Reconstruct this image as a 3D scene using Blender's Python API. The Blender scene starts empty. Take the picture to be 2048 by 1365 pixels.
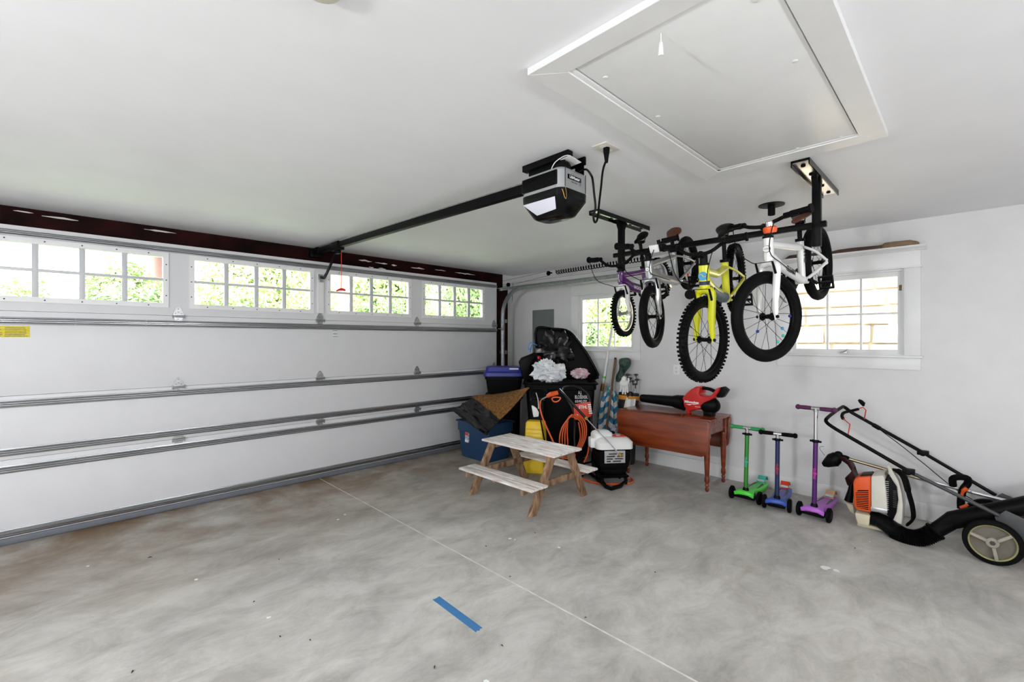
import bpy, bmesh, math, random
from mathutils import Vector, Matrix
random.seed(7)
SC = bpy.context.scene
COL = SC.collection
V = Vector
PI = math.pi
# ------------------------------------------------------------------ camera
FPX, CXP, CYP, CAMH = 907.0, 1024.0, 680.0, 1.456
HEAD = math.radians(45.25)
CC, SS = math.cos(HEAD), math.sin(HEAD)
cam_d = bpy.data.cameras.new('camera')
cam_d.sensor_width = 36.0
cam_d.lens = FPX / 2048 * 36.0
cam_d.shift_y = (CYP - 682.5) / 2048.0
cam_d.clip_start = 0.02
cam_o = bpy.data.objects.new('camera', cam_d)
COL.objects.link(cam_o)
cam_o.location = (0, 0, CAMH)
cam_o.rotation_euler = (PI / 2, 0, HEAD - PI / 2)
SC.camera = cam_o
# ------------------------------------------------------------------ world and exposure
SC.view_settings.view_transform = 'Standard'
SC.view_settings.look = 'None'
SC.view_settings.gamma = 1.0
SC.view_settings.use_curve_mapping = False
SC.view_settings.exposure = 0.28
W = bpy.data.worlds.new('sky')
SC.world = W
W.use_nodes = True
wn = W.node_tree
bg = wn.nodes['Background']
bg.inputs[0].default_value = (0.93, 0.97, 1.0, 1)
bg.inputs[1].default_value = 16.0
FILL_LAMP_W = 105.0
sun_d = bpy.data.lights.new('sun', 'SUN')
sun_d.energy = 12.0
sun_d.angle = math.radians(12)
sun_d.color = (1.0, 0.96, 0.88)
sun_o = bpy.data.objects.new('sun', sun_d)
COL.objects.link(sun_o)
sun_o.rotation_euler = (math.radians(28), math.radians(-22), 0)
# ------------------------------------------------------------------ pixel to place
def ray(u, v):
    r = (u - CXP) / FPX
    return V((CC + r * SS, SS - r * CC, (CYP - v) / FPX))
def onx(u, v, x):
    d = ray(u, v); t = x / d.x
    return V((x, d.y * t, CAMH + d.z * t))
def ony(u, v, y):
    d = ray(u, v); t = y / d.y
    return V((d.x * t, y, CAMH + d.z * t))
def onz(u, v, z):
    d = ray(u, v); t = (z - CAMH) / d.z
    return V((d.x * t, d.y * t, z))
def onf(u, v, f):
    d = ray(u, v)
    return V((d.x * f, d.y * f, CAMH + d.z * f))
FWD = V((CC, SS, 0)); RGT = V((SS, -CC, 0)); UP = V((0, 0, 1))
# ------------------------------------------------------------------ materials
def lin(c):
    c /= 255.0
    return c / 12.92 if c <= 0.04045 else ((c + 0.055) / 1.055) ** 2.4
def rgb(r, g, b): return (lin(r), lin(g), lin(b), 1)
MATS = {}
def mat(name, col, rough=0.5, metal=0.0, var=0.0, scale=20.0, bump=0.0, coat=0.0, spec=0.5, stretch=None, col2=None, bscale=None):
    if name in MATS: return MATS[name]
    m = bpy.data.materials.new(name); m.use_nodes = True
    nt = m.node_tree; p = nt.nodes['Principled BSDF']
    c = rgb(*col)
    p.inputs['Base Color'].default_value = c
    p.inputs['Roughness'].default_value = rough
    p.inputs['Metallic'].default_value = metal
    p.inputs['Specular IOR Level'].default_value = spec
    if coat: p.inputs['Coat Weight'].default_value = coat; p.inputs['Coat Roughness'].default_value = 0.1
    tc = nt.nodes.new('ShaderNodeTexCoord'); src = tc.outputs['Object']
    if stretch:
        mp = nt.nodes.new('ShaderNodeMapping'); mp.inputs['Scale'].default_value = stretch
        nt.links.new(src, mp.inputs[0]); src = mp.outputs[0]
    if var or col2:
        n = nt.nodes.new('ShaderNodeTexNoise'); n.inputs['Scale'].default_value = scale; n.inputs['Detail'].default_value = 6
        nt.links.new(src, n.inputs['Vector'])
        mx = nt.nodes.new('ShaderNodeMix'); mx.data_type = 'RGBA'
        rp = nt.nodes.new('ShaderNodeValToRGB'); rp.color_ramp.elements[0].position = 0.35; rp.color_ramp.elements[1].position = 0.68
        nt.links.new(n.outputs['Fac'], rp.inputs[0]); nt.links.new(rp.outputs[0], mx.inputs[0])
        mx.inputs[6].default_value = c
        mx.inputs[7].default_value = rgb(*col2) if col2 else tuple([q * (1 - var) for q in c[:3]] + [1])
        nt.links.new(mx.outputs[2], p.inputs['Base Color'])
    if bump:
        n2 = nt.nodes.new('ShaderNodeTexNoise'); n2.inputs['Scale'].default_value = bscale or scale * 4; n2.inputs['Detail'].default_value = 4
        nt.links.new(src, n2.inputs['Vector'])
        b = nt.nodes.new('ShaderNodeBump'); b.inputs['Strength'].default_value = bump; b.inputs['Distance'].default_value = 0.004
        nt.links.new(n2.outputs['Fac'], b.inputs['Height']); nt.links.new(b.outputs[0], p.inputs['Normal'])
    MATS[name] = m
    return m
def setup_mats():
    mat('ceiling_paint', (240, 240, 242), 0.6, var=0.03, scale=3, bump=0.05, bscale=60)
    mat('wall_paint', (222, 221, 221), 0.55, var=0.05, scale=5, bump=0.08, bscale=80)
    mat('trim_paint', (230, 230, 229), 0.35, var=0.03, scale=9)
    mat('door_white', (213, 213, 215), 0.5, var=0.03, scale=6, bump=0.12, bscale=160)
    mat('window_white', (228, 228, 228), 0.4)
    mat('muntin_grey', (196, 197, 200), 0.4)
    mat('steel', (172, 174, 176), 0.28, 1.0, var=0.25, scale=14, stretch=(0.3, 4, 4))
    mat('galv', (186, 188, 190), 0.32, 1.0, var=0.3, scale=30)
    mat('chrome', (215, 216, 218), 0.12, 1.0)
    mat('alu', (200, 201, 203), 0.3, 1.0)
    mat('brass', (205, 165, 90), 0.3, 1.0)
    mat('black_metal', (10, 10, 11), 0.4, spec=0.1)
    mat('black_gloss', (10, 10, 11), 0.2, spec=0.2)
    mat('black_plastic', (11, 11, 12), 0.42, var=0.2, scale=12, spec=0.1)
    mat('black_bag', (14, 14, 16), 0.24, spec=0.4)
    mat('rubber', (11, 11, 12), 0.6, var=0.2, scale=40, spec=0.08)
    mat('dark_grey', (58, 58, 60), 0.5)
    mat('seal_grey', (104, 108, 116), 0.6)
    mat('white_plastic', (236, 236, 234), 0.35)
    mat('white_paint', (238, 238, 236), 0.25, coat=0.4)
    mat('silver_paint', (178, 180, 183), 0.32, 0.85)
    mat('opener_silver', (176, 178, 180), 0.35, 0.5)
    mat('lens_white', (216, 216, 228), 0.35)
    mat('red_plastic', (190, 24, 20), 0.35)
    mat('red_panel', (206, 58, 30), 0.4)
    mat('orange_plastic', (226, 86, 24), 0.4, var=0.08, scale=10)
    mat('orange_hose', (216, 88, 36), 0.45)
    mat('yellow_plastic', (236, 198, 40), 0.4, var=0.04, scale=8)
    mat('yellow_paint', (222, 222, 22), 0.28, coat=0.4)
    mat('purple_paint', (92, 28, 112), 0.3, coat=0.4)
    mat('teal_dark', (16, 66, 88), 0.4, spec=0.2)
    mat('shaft_gold', (166, 156, 128), 0.3, 1.0)
    mat('wheel_dark', (112, 106, 94), 0.7, var=0.2, scale=16)
    mat('dark_chrome', (70, 71, 74), 0.18, 1.0)
    mat('sheen_steel', (205, 206, 208), 0.22, 1.0)
    mat('navy', (34, 44, 84), 0.5)
    mat('blue_tote', (30, 64, 100), 0.45, var=0.08, scale=6)
    mat('blue_lid', (34, 44, 142), 0.35)
    mat('panel_grey', (112, 117, 115), 0.45, var=0.05, scale=8)
    mat('header_red', (44, 11, 10), 0.8, var=0.85, scale=4, bump=0.3, bscale=30, spec=0.15)
    mat('plaster', (214, 210, 204), 0.9, bump=0.4, bscale=60)
    mat('coir', (160, 112, 54), 0.95, col2=(84, 52, 20), scale=48, bump=1.0, bscale=110)
    mat('wood_white', (252, 249, 246), 0.6, col2=(198, 180, 170), scale=9, stretch=(7, 0.7, 7), bump=0.3, bscale=60)
    mat('wood_raw', (172, 140, 108), 0.65, col2=(96, 66, 46), scale=9, stretch=(3, 3, 0.8), bump=0.3, bscale=60)
    mat('cherry', (134, 58, 22), 0.26, col2=(98, 37, 14), scale=5, stretch=(4, 0.5, 4), coat=0.3)
    mat('pole_wood', (134, 106, 80), 0.6, var=0.3, scale=30)
    mat('paddle_wood', (74, 46, 26), 0.5, col2=(44, 24, 14), scale=12, stretch=(3, 0.7, 3))
    mat('saddle_brown', (88, 42, 26), 0.5)
    mat('maroon', (48, 15, 14), 0.5, spec=0.2)
    mat('beige_plastic', (210, 200, 172), 0.5, var=0.1, scale=14)
    mat('cream', (216, 212, 200), 0.5, var=0.06, scale=14)
    mat('wheel_cream', (158, 152, 138), 0.6, var=0.2, scale=16)
    mat('rim_yellow', (142, 138, 92), 0.6, var=0.15, scale=16)
    mat('green_deck', (74, 206, 54), 0.35)
    mat('green_tube', (54, 134, 50), 0.3, 0.3)
    mat('green_grip', (44, 148, 84), 0.6)
    mat('blue_deck', (44, 78, 168), 0.35)
    mat('navy_tube', (36, 46, 88), 0.3, 0.3)
    mat('purple_deck', (176, 96, 200), 0.35)
    mat('purple_tube', (84, 32, 104), 0.3, 0.3)
    mat('purple_grip', (84, 30, 74), 0.6)
    mat('grip_pad', (96, 90, 96), 0.7, var=0.2, scale=60)
    mat('print_white', (236, 236, 236), 0.5)
    mat('print_dark', (40, 40, 44), 0.5)
    mat('print_teal', (60, 180, 160), 0.5)
    mat('print_red', (170, 40, 60), 0.5)
    mat('print_pink', (190, 50, 150), 0.5)
    mat('print_blue', (60, 150, 200), 0.5)
    mat('sticker_yellow', (222, 206, 40), 0.5, col2=(196, 178, 30), scale=60)
    mat('orange_light', (246, 96, 36), 0.4)
    mat('tape_blue', (52, 118, 172), 0.6, var=0.1, scale=30)
    mat('teal_cloth', (92, 168, 162), 0.8)
    mat('navy_cloth', (30, 40, 92), 0.8)
    mat('glove', (230, 230, 226), 0.7, var=0.08, scale=40)
    mat('orange_cloth', (216, 142, 50), 0.8)
    mat('green_cover', (13, 34, 27), 0.6, col2=(62, 92, 78), scale=26)
    mat('golf_dark', (34, 32, 34), 0.6)
    mat('stone', (196, 180, 160), 0.9, col2=(150, 128, 104), scale=5, bump=0.6, bscale=14)
    mat('mortar', (158, 144, 126), 0.95)
    mat('siding', (226, 226, 222), 0.7)
    mat('brick', (176, 116, 96), 0.9, var=0.2, scale=8)
    mat('roof_grey', (96, 96, 100), 0.9)
    mat('bark', (92, 76, 60), 0.9)
    mat('leaf_a', (150, 172, 106), 0.6, var=0.35, scale=3)
    mat('leaf_b', (124, 152, 92), 0.6, var=0.35, scale=3)
    mat('leaf_c', (172, 188, 122), 0.6, var=0.35, scale=3)
    mat('grass', (128, 140, 108), 0.9, var=0.3, scale=2)
    mat('paving', (176, 174, 168), 0.9, var=0.1, scale=2)
    mat('paper', (238, 238, 238), 0.7)
    mat('white_bag', (246, 247, 248), 0.3, col2=(216, 222, 228), scale=9, bump=0.5, bscale=26)
    mat('pink_bag', (226, 212, 214), 0.4, col2=(206, 150, 164), scale=14, bump=0.5, bscale=30)
    mat('tan_food', (216, 168, 128), 0.6)
    mat('blue_tie', (50, 140, 214), 0.5)
    mat('label_print', (214, 214, 220), 0.5, col2=(120, 128, 168), scale=55)
    mat('paint_spot', (232, 232, 228), 0.6)
    mat('joint_fill', (222, 218, 210), 0.9, var=0.25, scale=12)
    mat('dark_debris', (48, 40, 34), 0.9)
setup_mats()
def glass_mat():
    m = bpy.data.materials.new('window_glass'); m.use_nodes = True
    nt = m.node_tree; nt.nodes.clear()
    o = nt.nodes.new('ShaderNodeOutputMaterial'); t = nt.nodes.new('ShaderNodeBsdfTransparent')
    t.inputs[0].default_value = (0.94, 0.96, 0.95, 1)
    g = nt.nodes.new('ShaderNodeBsdfGlossy'); g.inputs['Roughness'].default_value = 0.03
    f = nt.nodes.new('ShaderNodeFresnel'); f.inputs[0].default_value = 1.45
    mx = nt.nodes.new('ShaderNodeMixShader')
    nt.links.new(f.outputs[0], mx.inputs[0]); nt.links.new(t.outputs[0], mx.inputs[1]); nt.links.new(g.outputs[0], mx.inputs[2])
    nt.links.new(mx.outputs[0], o.inputs[0])
    MATS['glass'] = m
glass_mat()
def concrete_mat():
    m = bpy.data.materials.new('concrete'); m.use_nodes = True
    nt = m.node_tree; p = nt.nodes['Principled BSDF']; L = nt.links.new
    tc = nt.nodes.new('ShaderNodeTexCoord')
    def noise(scale, det=6, rough=0.6, dist=0.0, stretch=None):
        n = nt.nodes.new('ShaderNodeTexNoise'); n.inputs['Scale'].default_value = scale; n.inputs['Detail'].default_value = det
        n.inputs['Roughness'].default_value = rough; n.inputs['Distortion'].default_value = dist
        if stretch:
            mp = nt.nodes.new('ShaderNodeMapping'); mp.inputs['Scale'].default_value = stretch; mp.inputs['Rotation'].default_value = (0, 0, 0.5)
            L(tc.outputs['Object'], mp.inputs[0]); L(mp.outputs[0], n.inputs['Vector'])
        else: L(tc.outputs['Object'], n.inputs['Vector'])
        return n.outputs['Fac']
    def ramp(fac, stops):
        r = nt.nodes.new('ShaderNodeValToRGB'); e = r.color_ramp.elements
        while len(e) < len(stops): e.new(0.5)
        for q, (pos, c) in zip(e, stops): q.position = pos; q.color = c
        L(fac, r.inputs[0]); return r.outputs[0]
    def mix(fac, a, b, mode='MIX'):
        x = nt.nodes.new('ShaderNodeMix'); x.data_type = 'RGBA'; x.blend_type = mode
        for s, i in ((fac, 0), (a, 6), (b, 7)):
            if hasattr(s, 'is_output'): L(s, x.inputs[i])
            else: x.inputs[i].default_value = s
        return x.outputs[2]
    base = ramp(noise(0.9, 12, 0.66, 0.35, (1, 1.35, 1)), [(0.32, rgb(170, 167, 162)), (0.5, rgb(194, 191, 185)), (0.72, rgb(211, 208, 201))])
    fine = ramp(noise(2.6, 12, 0.74, 0.5, (1, 1.7, 1)), [(0.36, rgb(186, 183, 178)), (0.60, rgb(255, 255, 255))])
    c = mix(0.65, base, fine, 'MULTIPLY')
    # brown dirt tracked in under the door
    sx = nt.nodes.new('ShaderNodeSeparateXYZ'); L(tc.outputs['Object'], sx.inputs[0])
    mr = nt.nodes.new('ShaderNodeMapRange'); mr.inputs[1].default_value = 2.9; mr.inputs[2].default_value = 4.7; L(sx.outputs['Y'], mr.inputs[0])
    mu = nt.nodes.new('ShaderNodeMath'); mu.operation = 'MULTIPLY'; L(mr.outputs[0], mu.inputs[0])
    L(ramp(noise(1.7, 8, 0.65, 0.5), [(0.3, (0, 0, 0, 1)), (0.62, (1, 1, 1, 1))]), mu.inputs[1])
    c = mix(mu.outputs[0], c, rgb(122, 100, 76))
    spots = ramp(noise(2.3, 6, 0.6, 0.2), [(0.62, (0, 0, 0, 1)), (0.78, (0.5, 0.5, 0.5, 1))])
    c = mix(spots, c, rgb(150, 132, 110))
    grit = ramp(noise(34, 4, 0.7), [(0.24, (1, 1, 1, 1)), (0.30, (0, 0, 0, 1))])
    c = mix(grit, c, rgb(92, 86, 78))
    L(c, p.inputs['Base Color'])
    p.inputs['Roughness'].default_value = 0.62
    b = nt.nodes.new('ShaderNodeBump'); b.inputs['Strength'].default_value = 0.12; b.inputs['Distance'].default_value = 0.004
    L(noise(30, 6), b.inputs['Height']); L(b.outputs[0], p.inputs['Normal'])
    MATS['concrete'] = m
concrete_mat()
def chevron_mat():
    m = bpy.data.materials.new('chevron_cloth'); m.use_nodes = True
    nt = m.node_tree; p = nt.nodes['Principled BSDF']; L = nt.links.new
    tc = nt.nodes.new('ShaderNodeTexCoord'); sx = nt.nodes.new('ShaderNodeSeparateXYZ'); L(tc.outputs['UV'], sx.inputs[0])
    def mth(op, a, b):
        n = nt.nodes.new('ShaderNodeMath'); n.operation = op
        for i, q in enumerate((a, b)):
            if hasattr(q, 'is_output'): L(q, n.inputs[i])
            else: n.inputs[i].default_value = q
        return n.outputs[0]
    pp = mth('PINGPONG', sx.outputs['X'], 0.09)
    s = mth('ADD', sx.outputs['Y'], mth('MULTIPLY', pp, 1.1))
    fr = mth('FRACT', mth('MULTIPLY', s, 6.5), 0)
    st = mth('GREATER_THAN', fr, 0.5)
    mx = nt.nodes.new('ShaderNodeMix'); mx.data_type = 'RGBA'; L(st, mx.inputs[0])
    mx.inputs[6].default_value = rgb(222, 222, 216); mx.inputs[7].default_value = rgb(52, 128, 172)
    L(mx.outputs[2], p.inputs['Base Color']); p.inputs['Roughness'].default_value = 0.8
    MATS['chevron'] = m
chevron_mat()
# ------------------------------------------------------------------ mesh builder
ORG = {}
def ortho(d):
    d = d.normalized()
    a = UP if abs(d.z) < 0.9 else V((1, 0, 0))
    x = a.cross(d).normalized(); return x, d.cross(x).normalized(), d
class MB:
    def __init__(s): s.v = []; s.f = []; s.uv = None
    def add(s, vs, fs):
        o = len(s.v); s.v += [V(q) for q in vs]; s.f += [tuple(i + o for i in q) for q in fs]; return s
    def box(s, c, size, ex=None, ey=None, ez=None):
        ex = V(ex or (1, 0, 0)); ey = V(ey or (0, 1, 0)); ez = V(ez) if ez else ex.cross(ey)
        c = V(c); hx, hy, hz = [q / 2 for q in size]
        vs = [c + ex * (a * hx) + ey * (b * hy) + ez * (d * hz) for d in (-1, 1) for b in (-1, 1) for a in (-1, 1)]
        return s.add(vs, [(0, 2, 3, 1), (4, 5, 7, 6), (0, 1, 5, 4), (2, 6, 7, 3), (0, 4, 6, 2), (1, 3, 7, 5)])
    def bx(s, x0, x1, y0, y1, z0, z1):
        return s.box(((x0 + x1) / 2, (y0 + y1) / 2, (z0 + z1) / 2), (x1 - x0, y1 - y0, z1 - z0))
    def bar(s, a, b, w, h, up=None):
        a = V(a); b = V(b); d = (b - a); L = d.length; d.normalize()
        u = V(up or (0, 0, 1)); x = u.cross(d)
        if x.length < 1e-4: x = V((1, 0, 0)).cross(d)
        x.normalize(); u = d.cross(x)
        return s.box((a + b) / 2, (w, h, L), x, u, d)
    def tube(s, pts, r, n=8, closed=False, cap=True, flat=1.0):
        pts = [V(p) for p in pts]; N = len(pts)
        rs = r if isinstance(r, (list, tuple)) else [r] * N
        x = None; base = len(s.v)
        for i, p in enumerate(pts):
            if closed: t = pts[(i + 1) % N] - pts[i - 1]
            else: t = pts[min(i + 1, N - 1)] - pts[max(i - 1, 0)]
            if t.length < 1e-9: t = V((0, 0, 1))
            t.normalize()
            if x is None: x, y, _ = ortho(t)
            else:
                x = (x - t * x.dot(t))
                if x.length < 1e-6: x = ortho(t)[0]
                x.normalize(); y = t.cross(x)
            for k in range(n):
                a = 2 * PI * k / n
                s.v.append(p + (x * math.cos(a) + y * math.sin(a) * flat) * rs[i])
        for i in range(N if closed else N - 1):
            j = (i + 1) % N
            for k in range(n):
                l = (k + 1) % n
                s.f.append((base + i * n + k, base + i * n + l, base + j * n + l, base + j * n + k))
        if cap and not closed:
            s.f.append(tuple(base + k for k in reversed(range(n))))
            s.f.append(tuple(base + (N - 1) * n + k for k in range(n)))
        return s
    def rod(s, a, b, r, n=8): return s.tube([a, b], r, n)
    def lathe(s, prof, o, axis=(0, 0, 1), n=20, cap=True):
        o = V(o); x, y, d = ortho(V(axis)); base = len(s.v); N = len(prof)
        for r, h in prof:
            for k in range(n):
                a = 2 * PI * k / n
                s.v.append(o + d * h + (x * math.cos(a) + y * math.sin(a)) * r)
        for i in range(N - 1):
            for k in range(n):
                l = (k + 1) % n
                s.f.append((base + i * n + k, base + i * n + l, base + (i + 1) * n + l, base + (i + 1) * n + k))
        if cap:
            s.f.append(tuple(base + k for k in reversed(range(n))))
            s.f.append(tuple(base + (N - 1) * n + k for k in range(n)))
        return s
    def ring(s, prof, o, axis, n=32):
        """closed profile (r,h) revolved about axis"""
        o = V(o); x, y, d = ortho(V(axis)); base = len(s.v); N = len(prof)
        for k in range(n):
            a = 2 * PI * k / n; q = x * math.cos(a) + y * math.sin(a)
            for r, h in prof: s.v.append(o + d * h + q * r)
        for k in range(n):
            l = (k + 1) % n
            for i in range(N):
                j = (i + 1) % N
                s.f.append((base + k * N + i, base + l * N + i, base + l * N + j, base + k * N + j))
        return s
    def ell(s, c, r, n=14, m=9, ex=None, ey=None):
        c = V(c); ex = V(ex or (1, 0, 0)); ey = V(ey or (0, 1, 0)); ez = ex.cross(ey)
        vs = [c - ez * r[2]]
        for i in range(1, m):
            t = -PI / 2 + PI * i / m
            for k in range(n):
                a = 2 * PI * k / n
                vs.append(c + ex * (r[0] * math.cos(t) * math.cos(a)) + ey * (r[1] * math.cos(t) * math.sin(a)) + ez * (r[2] * math.sin(t)))
        vs.append(c + ez * r[2]); fs = []
        for k in range(n): fs.append((0, 1 + (k + 1) % n, 1 + k))
        for i in range(m - 2):
            for k in range(n):
                a = 1 + i * n; b = a + n; l = (k + 1) % n
                fs.append((a + k, a + l, b + l, b + k))
        a = 1 + (m - 2) * n; T = len(vs) - 1
        for k in range(n): fs.append((a + k, a + (k + 1) % n, T))
        return s.add(vs, fs)
    def prism(s, poly, d):
        """planar polygon of 3D points extruded along d"""
        poly = [V(p) for p in poly]; d = V(d); n = len(poly)
        nrm = V((0, 0, 0))
        for i in range(n): nrm += poly[i].cross(poly[(i + 1) % n])
        if nrm.dot(d) > 0: poly.reverse()
        fs = [tuple(range(n)), tuple(range(2 * n - 1, n - 1, -1))]
        for i in range(n):
            j = (i + 1) % n; fs.append((i, n + i, n + j, j))
        return s.add(poly + [p + d for p in poly], fs)
    def loft(s, loops, cap=True):
        base = len(s.v); n = len(loops[0])
        for L in loops: s.v += [V(p) for p in L]
        for i in range(len(loops) - 1):
            for k in range(n):
                l = (k + 1) % n
                s.f.append((base + i * n + k, base + i * n + l, base + (i + 1) * n + l, base + (i + 1) * n + k))
        if cap:
            s.f.append(tuple(base + k for k in reversed(range(n))))
            s.f.append(tuple(base + (len(loops) - 1) * n + k for k in range(n)))
        return s
    def sheet(s, fn, nu, nv, th=0.0):
        """fn(u,v)->point; a sheet with thickness th along the normal"""
        P = [[V(fn(i / nu, j / nv)) for j in range(nv + 1)] for i in range(nu + 1)]
        base = len(s.v); W_ = nv + 1
        top = [p for row in P for p in row]
        nr = []
        for i in range(nu + 1):
            for j in range(W_):
                a = P[min(i + 1, nu)][j] - P[max(i - 1, 0)][j]; b = P[i][min(j + 1, nv)] - P[i][max(j - 1, 0)]
                q = a.cross(b); nr.append(q.normalized() if q.length > 1e-9 else UP)
        s.v += top
        for i in range(nu):
            for j in range(nv):
                a = base + i * W_ + j; s.f.append((a, a + W_, a + W_ + 1, a + 1))
        if th:
            b2 = len(s.v); s.v += [p - q * th for p, q in zip(top, nr)]
            for i in range(nu):
                for j in range(nv):
                    a = b2 + i * W_ + j; s.f.append((a, a + 1, a + W_ + 1, a + W_))
            def side(i0, i1): s.f.append((base + i0, base + i1, b2 + i1, b2 + i0))
            for i in range(nu):
                side((i + 1) * W_, i * W_); side(i * W_ + nv, (i + 1) * W_ + nv)
            for j in range(nv):
                side(j, j + 1); side(nu * W_ + j + 1, nu * W_ + j)
        return s
    def mesh(s, name, off, bevel=0.0, seg=2, smooth=35, weld=False):
        me = bpy.data.meshes.new(name)
        me.from_pydata([tuple(p - off) for p in s.v], [], s.f)
        if bevel or weld:
            bm = bmesh.new(); bm.from_mesh(me)
            if weld: bmesh.ops.remove_doubles(bm, verts=bm.verts, dist=1e-5)
            if bevel:
                es = [e for e in bm.edges if len(e.link_faces) == 2 and e.calc_face_angle(0) > 0.6]
                bmesh.ops.bevel(bm, geom=es, offset=bevel, segments=seg, profile=0.5, affect='EDGES', clamp_overlap=True)
            bm.to_mesh(me); bm.free()
        me.validate()
        if smooth:
            me.polygons.foreach_set('use_smooth', [True] * len(me.polygons))
            me.set_sharp_from_angle(angle=math.radians(smooth))
        return me
    def bounds(s):
        lo = [min(p[i] for p in s.v) for i in range(3)]; hi = [max(p[i] for p in s.v) for i in range(3)]
        return lo, hi
def mk(name, m, material, parent=None, bevel=0.0, seg=2, smooth=35, weld=False, label=None):
    if parent is None:
        lo, hi = m.bounds(); off = V(((lo[0] + hi[0]) / 2, (lo[1] + hi[1]) / 2, lo[2]))
    else: off = ORG[parent.name]
    me = m.mesh(name, off, bevel, seg, smooth, weld)
    me.materials.append(MATS[material])
    o = bpy.data.objects.new(name, me); COL.objects.link(o)
    if parent is None: o.location = off
    else: o.parent = parent
    ORG[o.name] = off
    if label: o['label'] = label
    return o
def thing(name, label, cat, loc, group=None, kind=None):
    o = bpy.data.objects.new(name, None); COL.objects.link(o); o.empty_display_size = 0.1
    o.location = loc; ORG[o.name] = V(loc)
    return tag(o, label, cat, group, kind)
def tag(o, label, cat=None, group=None, kind=None):
    if label: o['label'] = label
    if cat: o['category'] = cat
    if group: o['group'] = group
    if kind: o['kind'] = kind
    return o
def struct(o, label=None):
    o['kind'] = 'structure'
    if label: o['label'] = label
    return o
def copy_part(o, parent, delta):
    c = o.copy(); COL.objects.link(c); c.parent = parent; c.location = o.location + V(delta); ORG[c.name] = ORG[o.name]; return c
def text(name, s, size, o, ex, ey, material, parent, depth=0.0008, align='CENTER', bold=0.0, xs=1.0):
    cu = bpy.data.curves.new(name, 'FONT'); cu.body = s; cu.size = size; cu.extrude = depth; cu.offset = bold
    cu.align_x = align; cu.align_y = 'CENTER'; cu.resolution_u = 3
    t = bpy.data.objects.new(name, cu); COL.objects.link(t)
    bpy.context.view_layer.update()
    me = bpy.data.meshes.new_from_object(t)
    bpy.data.objects.remove(t); bpy.data.curves.remove(cu)
    ex = V(ex).normalized(); ey = V(ey).normalized(); ez = ex.cross(ey)
    mt = Matrix(((ex.x * xs, ey.x, ez.x, 0), (ex.y * xs, ey.y, ez.y, 0), (ex.z * xs, ey.z, ez.z, 0), (0, 0, 0, 1)))
    off = V(o) - (ORG[parent.name] if parent else V((0, 0, 0)))
    mt.translation = off
    me.transform(mt)
    me.materials.clear(); me.materials.append(MATS[material])
    ob = bpy.data.objects.new(name, me); COL.objects.link(ob); ob.parent = parent
    ORG[ob.name] = ORG[parent.name] if parent else V((0, 0, 0))
    return ob
def rrect(cx, cy, z, hx, hy, r, ex=V((1, 0, 0)), ey=V((0, 1, 0)), k=4, ez=UP):
    """rounded rectangle loop around (cx,cy) in axes ex,ey at height z"""
    out = []
    for sx, sy, a0 in ((1, 1, 0), (-1, 1, 90), (-1, -1, 180), (1, -1, 270)):
        for i in range(k + 1):
            a = math.radians(a0 + 90 * i / k)
            out.append(ex * (sx * (hx - r) + r * math.cos(a)) + ey * (sy * (hy - r) + r * math.sin(a)) + V((cx, cy, 0)) + ez * z)
    return out
def smooth_path(pts, k=6, closed=False):
    pts = [V(p) for p in pts]; n = len(pts); out = []
    rng = range(n if closed else n - 1)
    for i in rng:
        p0 = pts[i - 1] if (closed or i > 0) else pts[0]; p1 = pts[i]; p2 = pts[(i + 1) % n]
        p3 = pts[(i + 2) % n] if (closed or i + 2 < n) else pts[-1]
        for j in range(k):
            t = j / k
            out.append(0.5 * ((2 * p1) + (p2 - p0) * t + (2 * p0 - 5 * p1 + 4 * p2 - p3) * t * t + (3 * p1 - p0 - 3 * p2 + p3) * t ** 3))
    if not closed: out.append(pts[-1])
    return out
def plate_holes(m, us, vs, solid, fn, t):
    """grid plate: us, vs cut lines, solid(i,j); fn(u,v,w) -> point, w in {0,t}"""
    nu, nv = len(us) - 1, len(vs) - 1
    ok = lambda i, j: 0 <= i < nu and 0 <= j < nv and solid(i, j)
    def q(a, b, c, d):
        n = len(m.v); m.v += [V(a), V(b), V(c), V(d)]; m.f.append((n, n + 1, n + 2, n + 3))
    for i in range(nu):
        for j in range(nv):
            if not ok(i, j): continue
            u0, u1, v0, v1 = us[i], us[i + 1], vs[j], vs[j + 1]
            q(fn(u0, v0, 0), fn(u1, v0, 0), fn(u1, v1, 0), fn(u0, v1, 0)); q(fn(u0, v0, t), fn(u0, v1, t), fn(u1, v1, t), fn(u1, v0, t))
            if not ok(i - 1, j): q(fn(u0, v0, 0), fn(u0, v1, 0), fn(u0, v1, t), fn(u0, v0, t))
            if not ok(i + 1, j): q(fn(u1, v0, 0), fn(u1, v0, t), fn(u1, v1, t), fn(u1, v1, 0))
            if not ok(i, j - 1): q(fn(u0, v0, 0), fn(u0, v0, t), fn(u1, v0, t), fn(u1, v0, 0))
            if not ok(i, j + 1): q(fn(u0, v1, 0), fn(u1, v1, 0), fn(u1, v1, t), fn(u0, v1, t))
    return m
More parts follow.
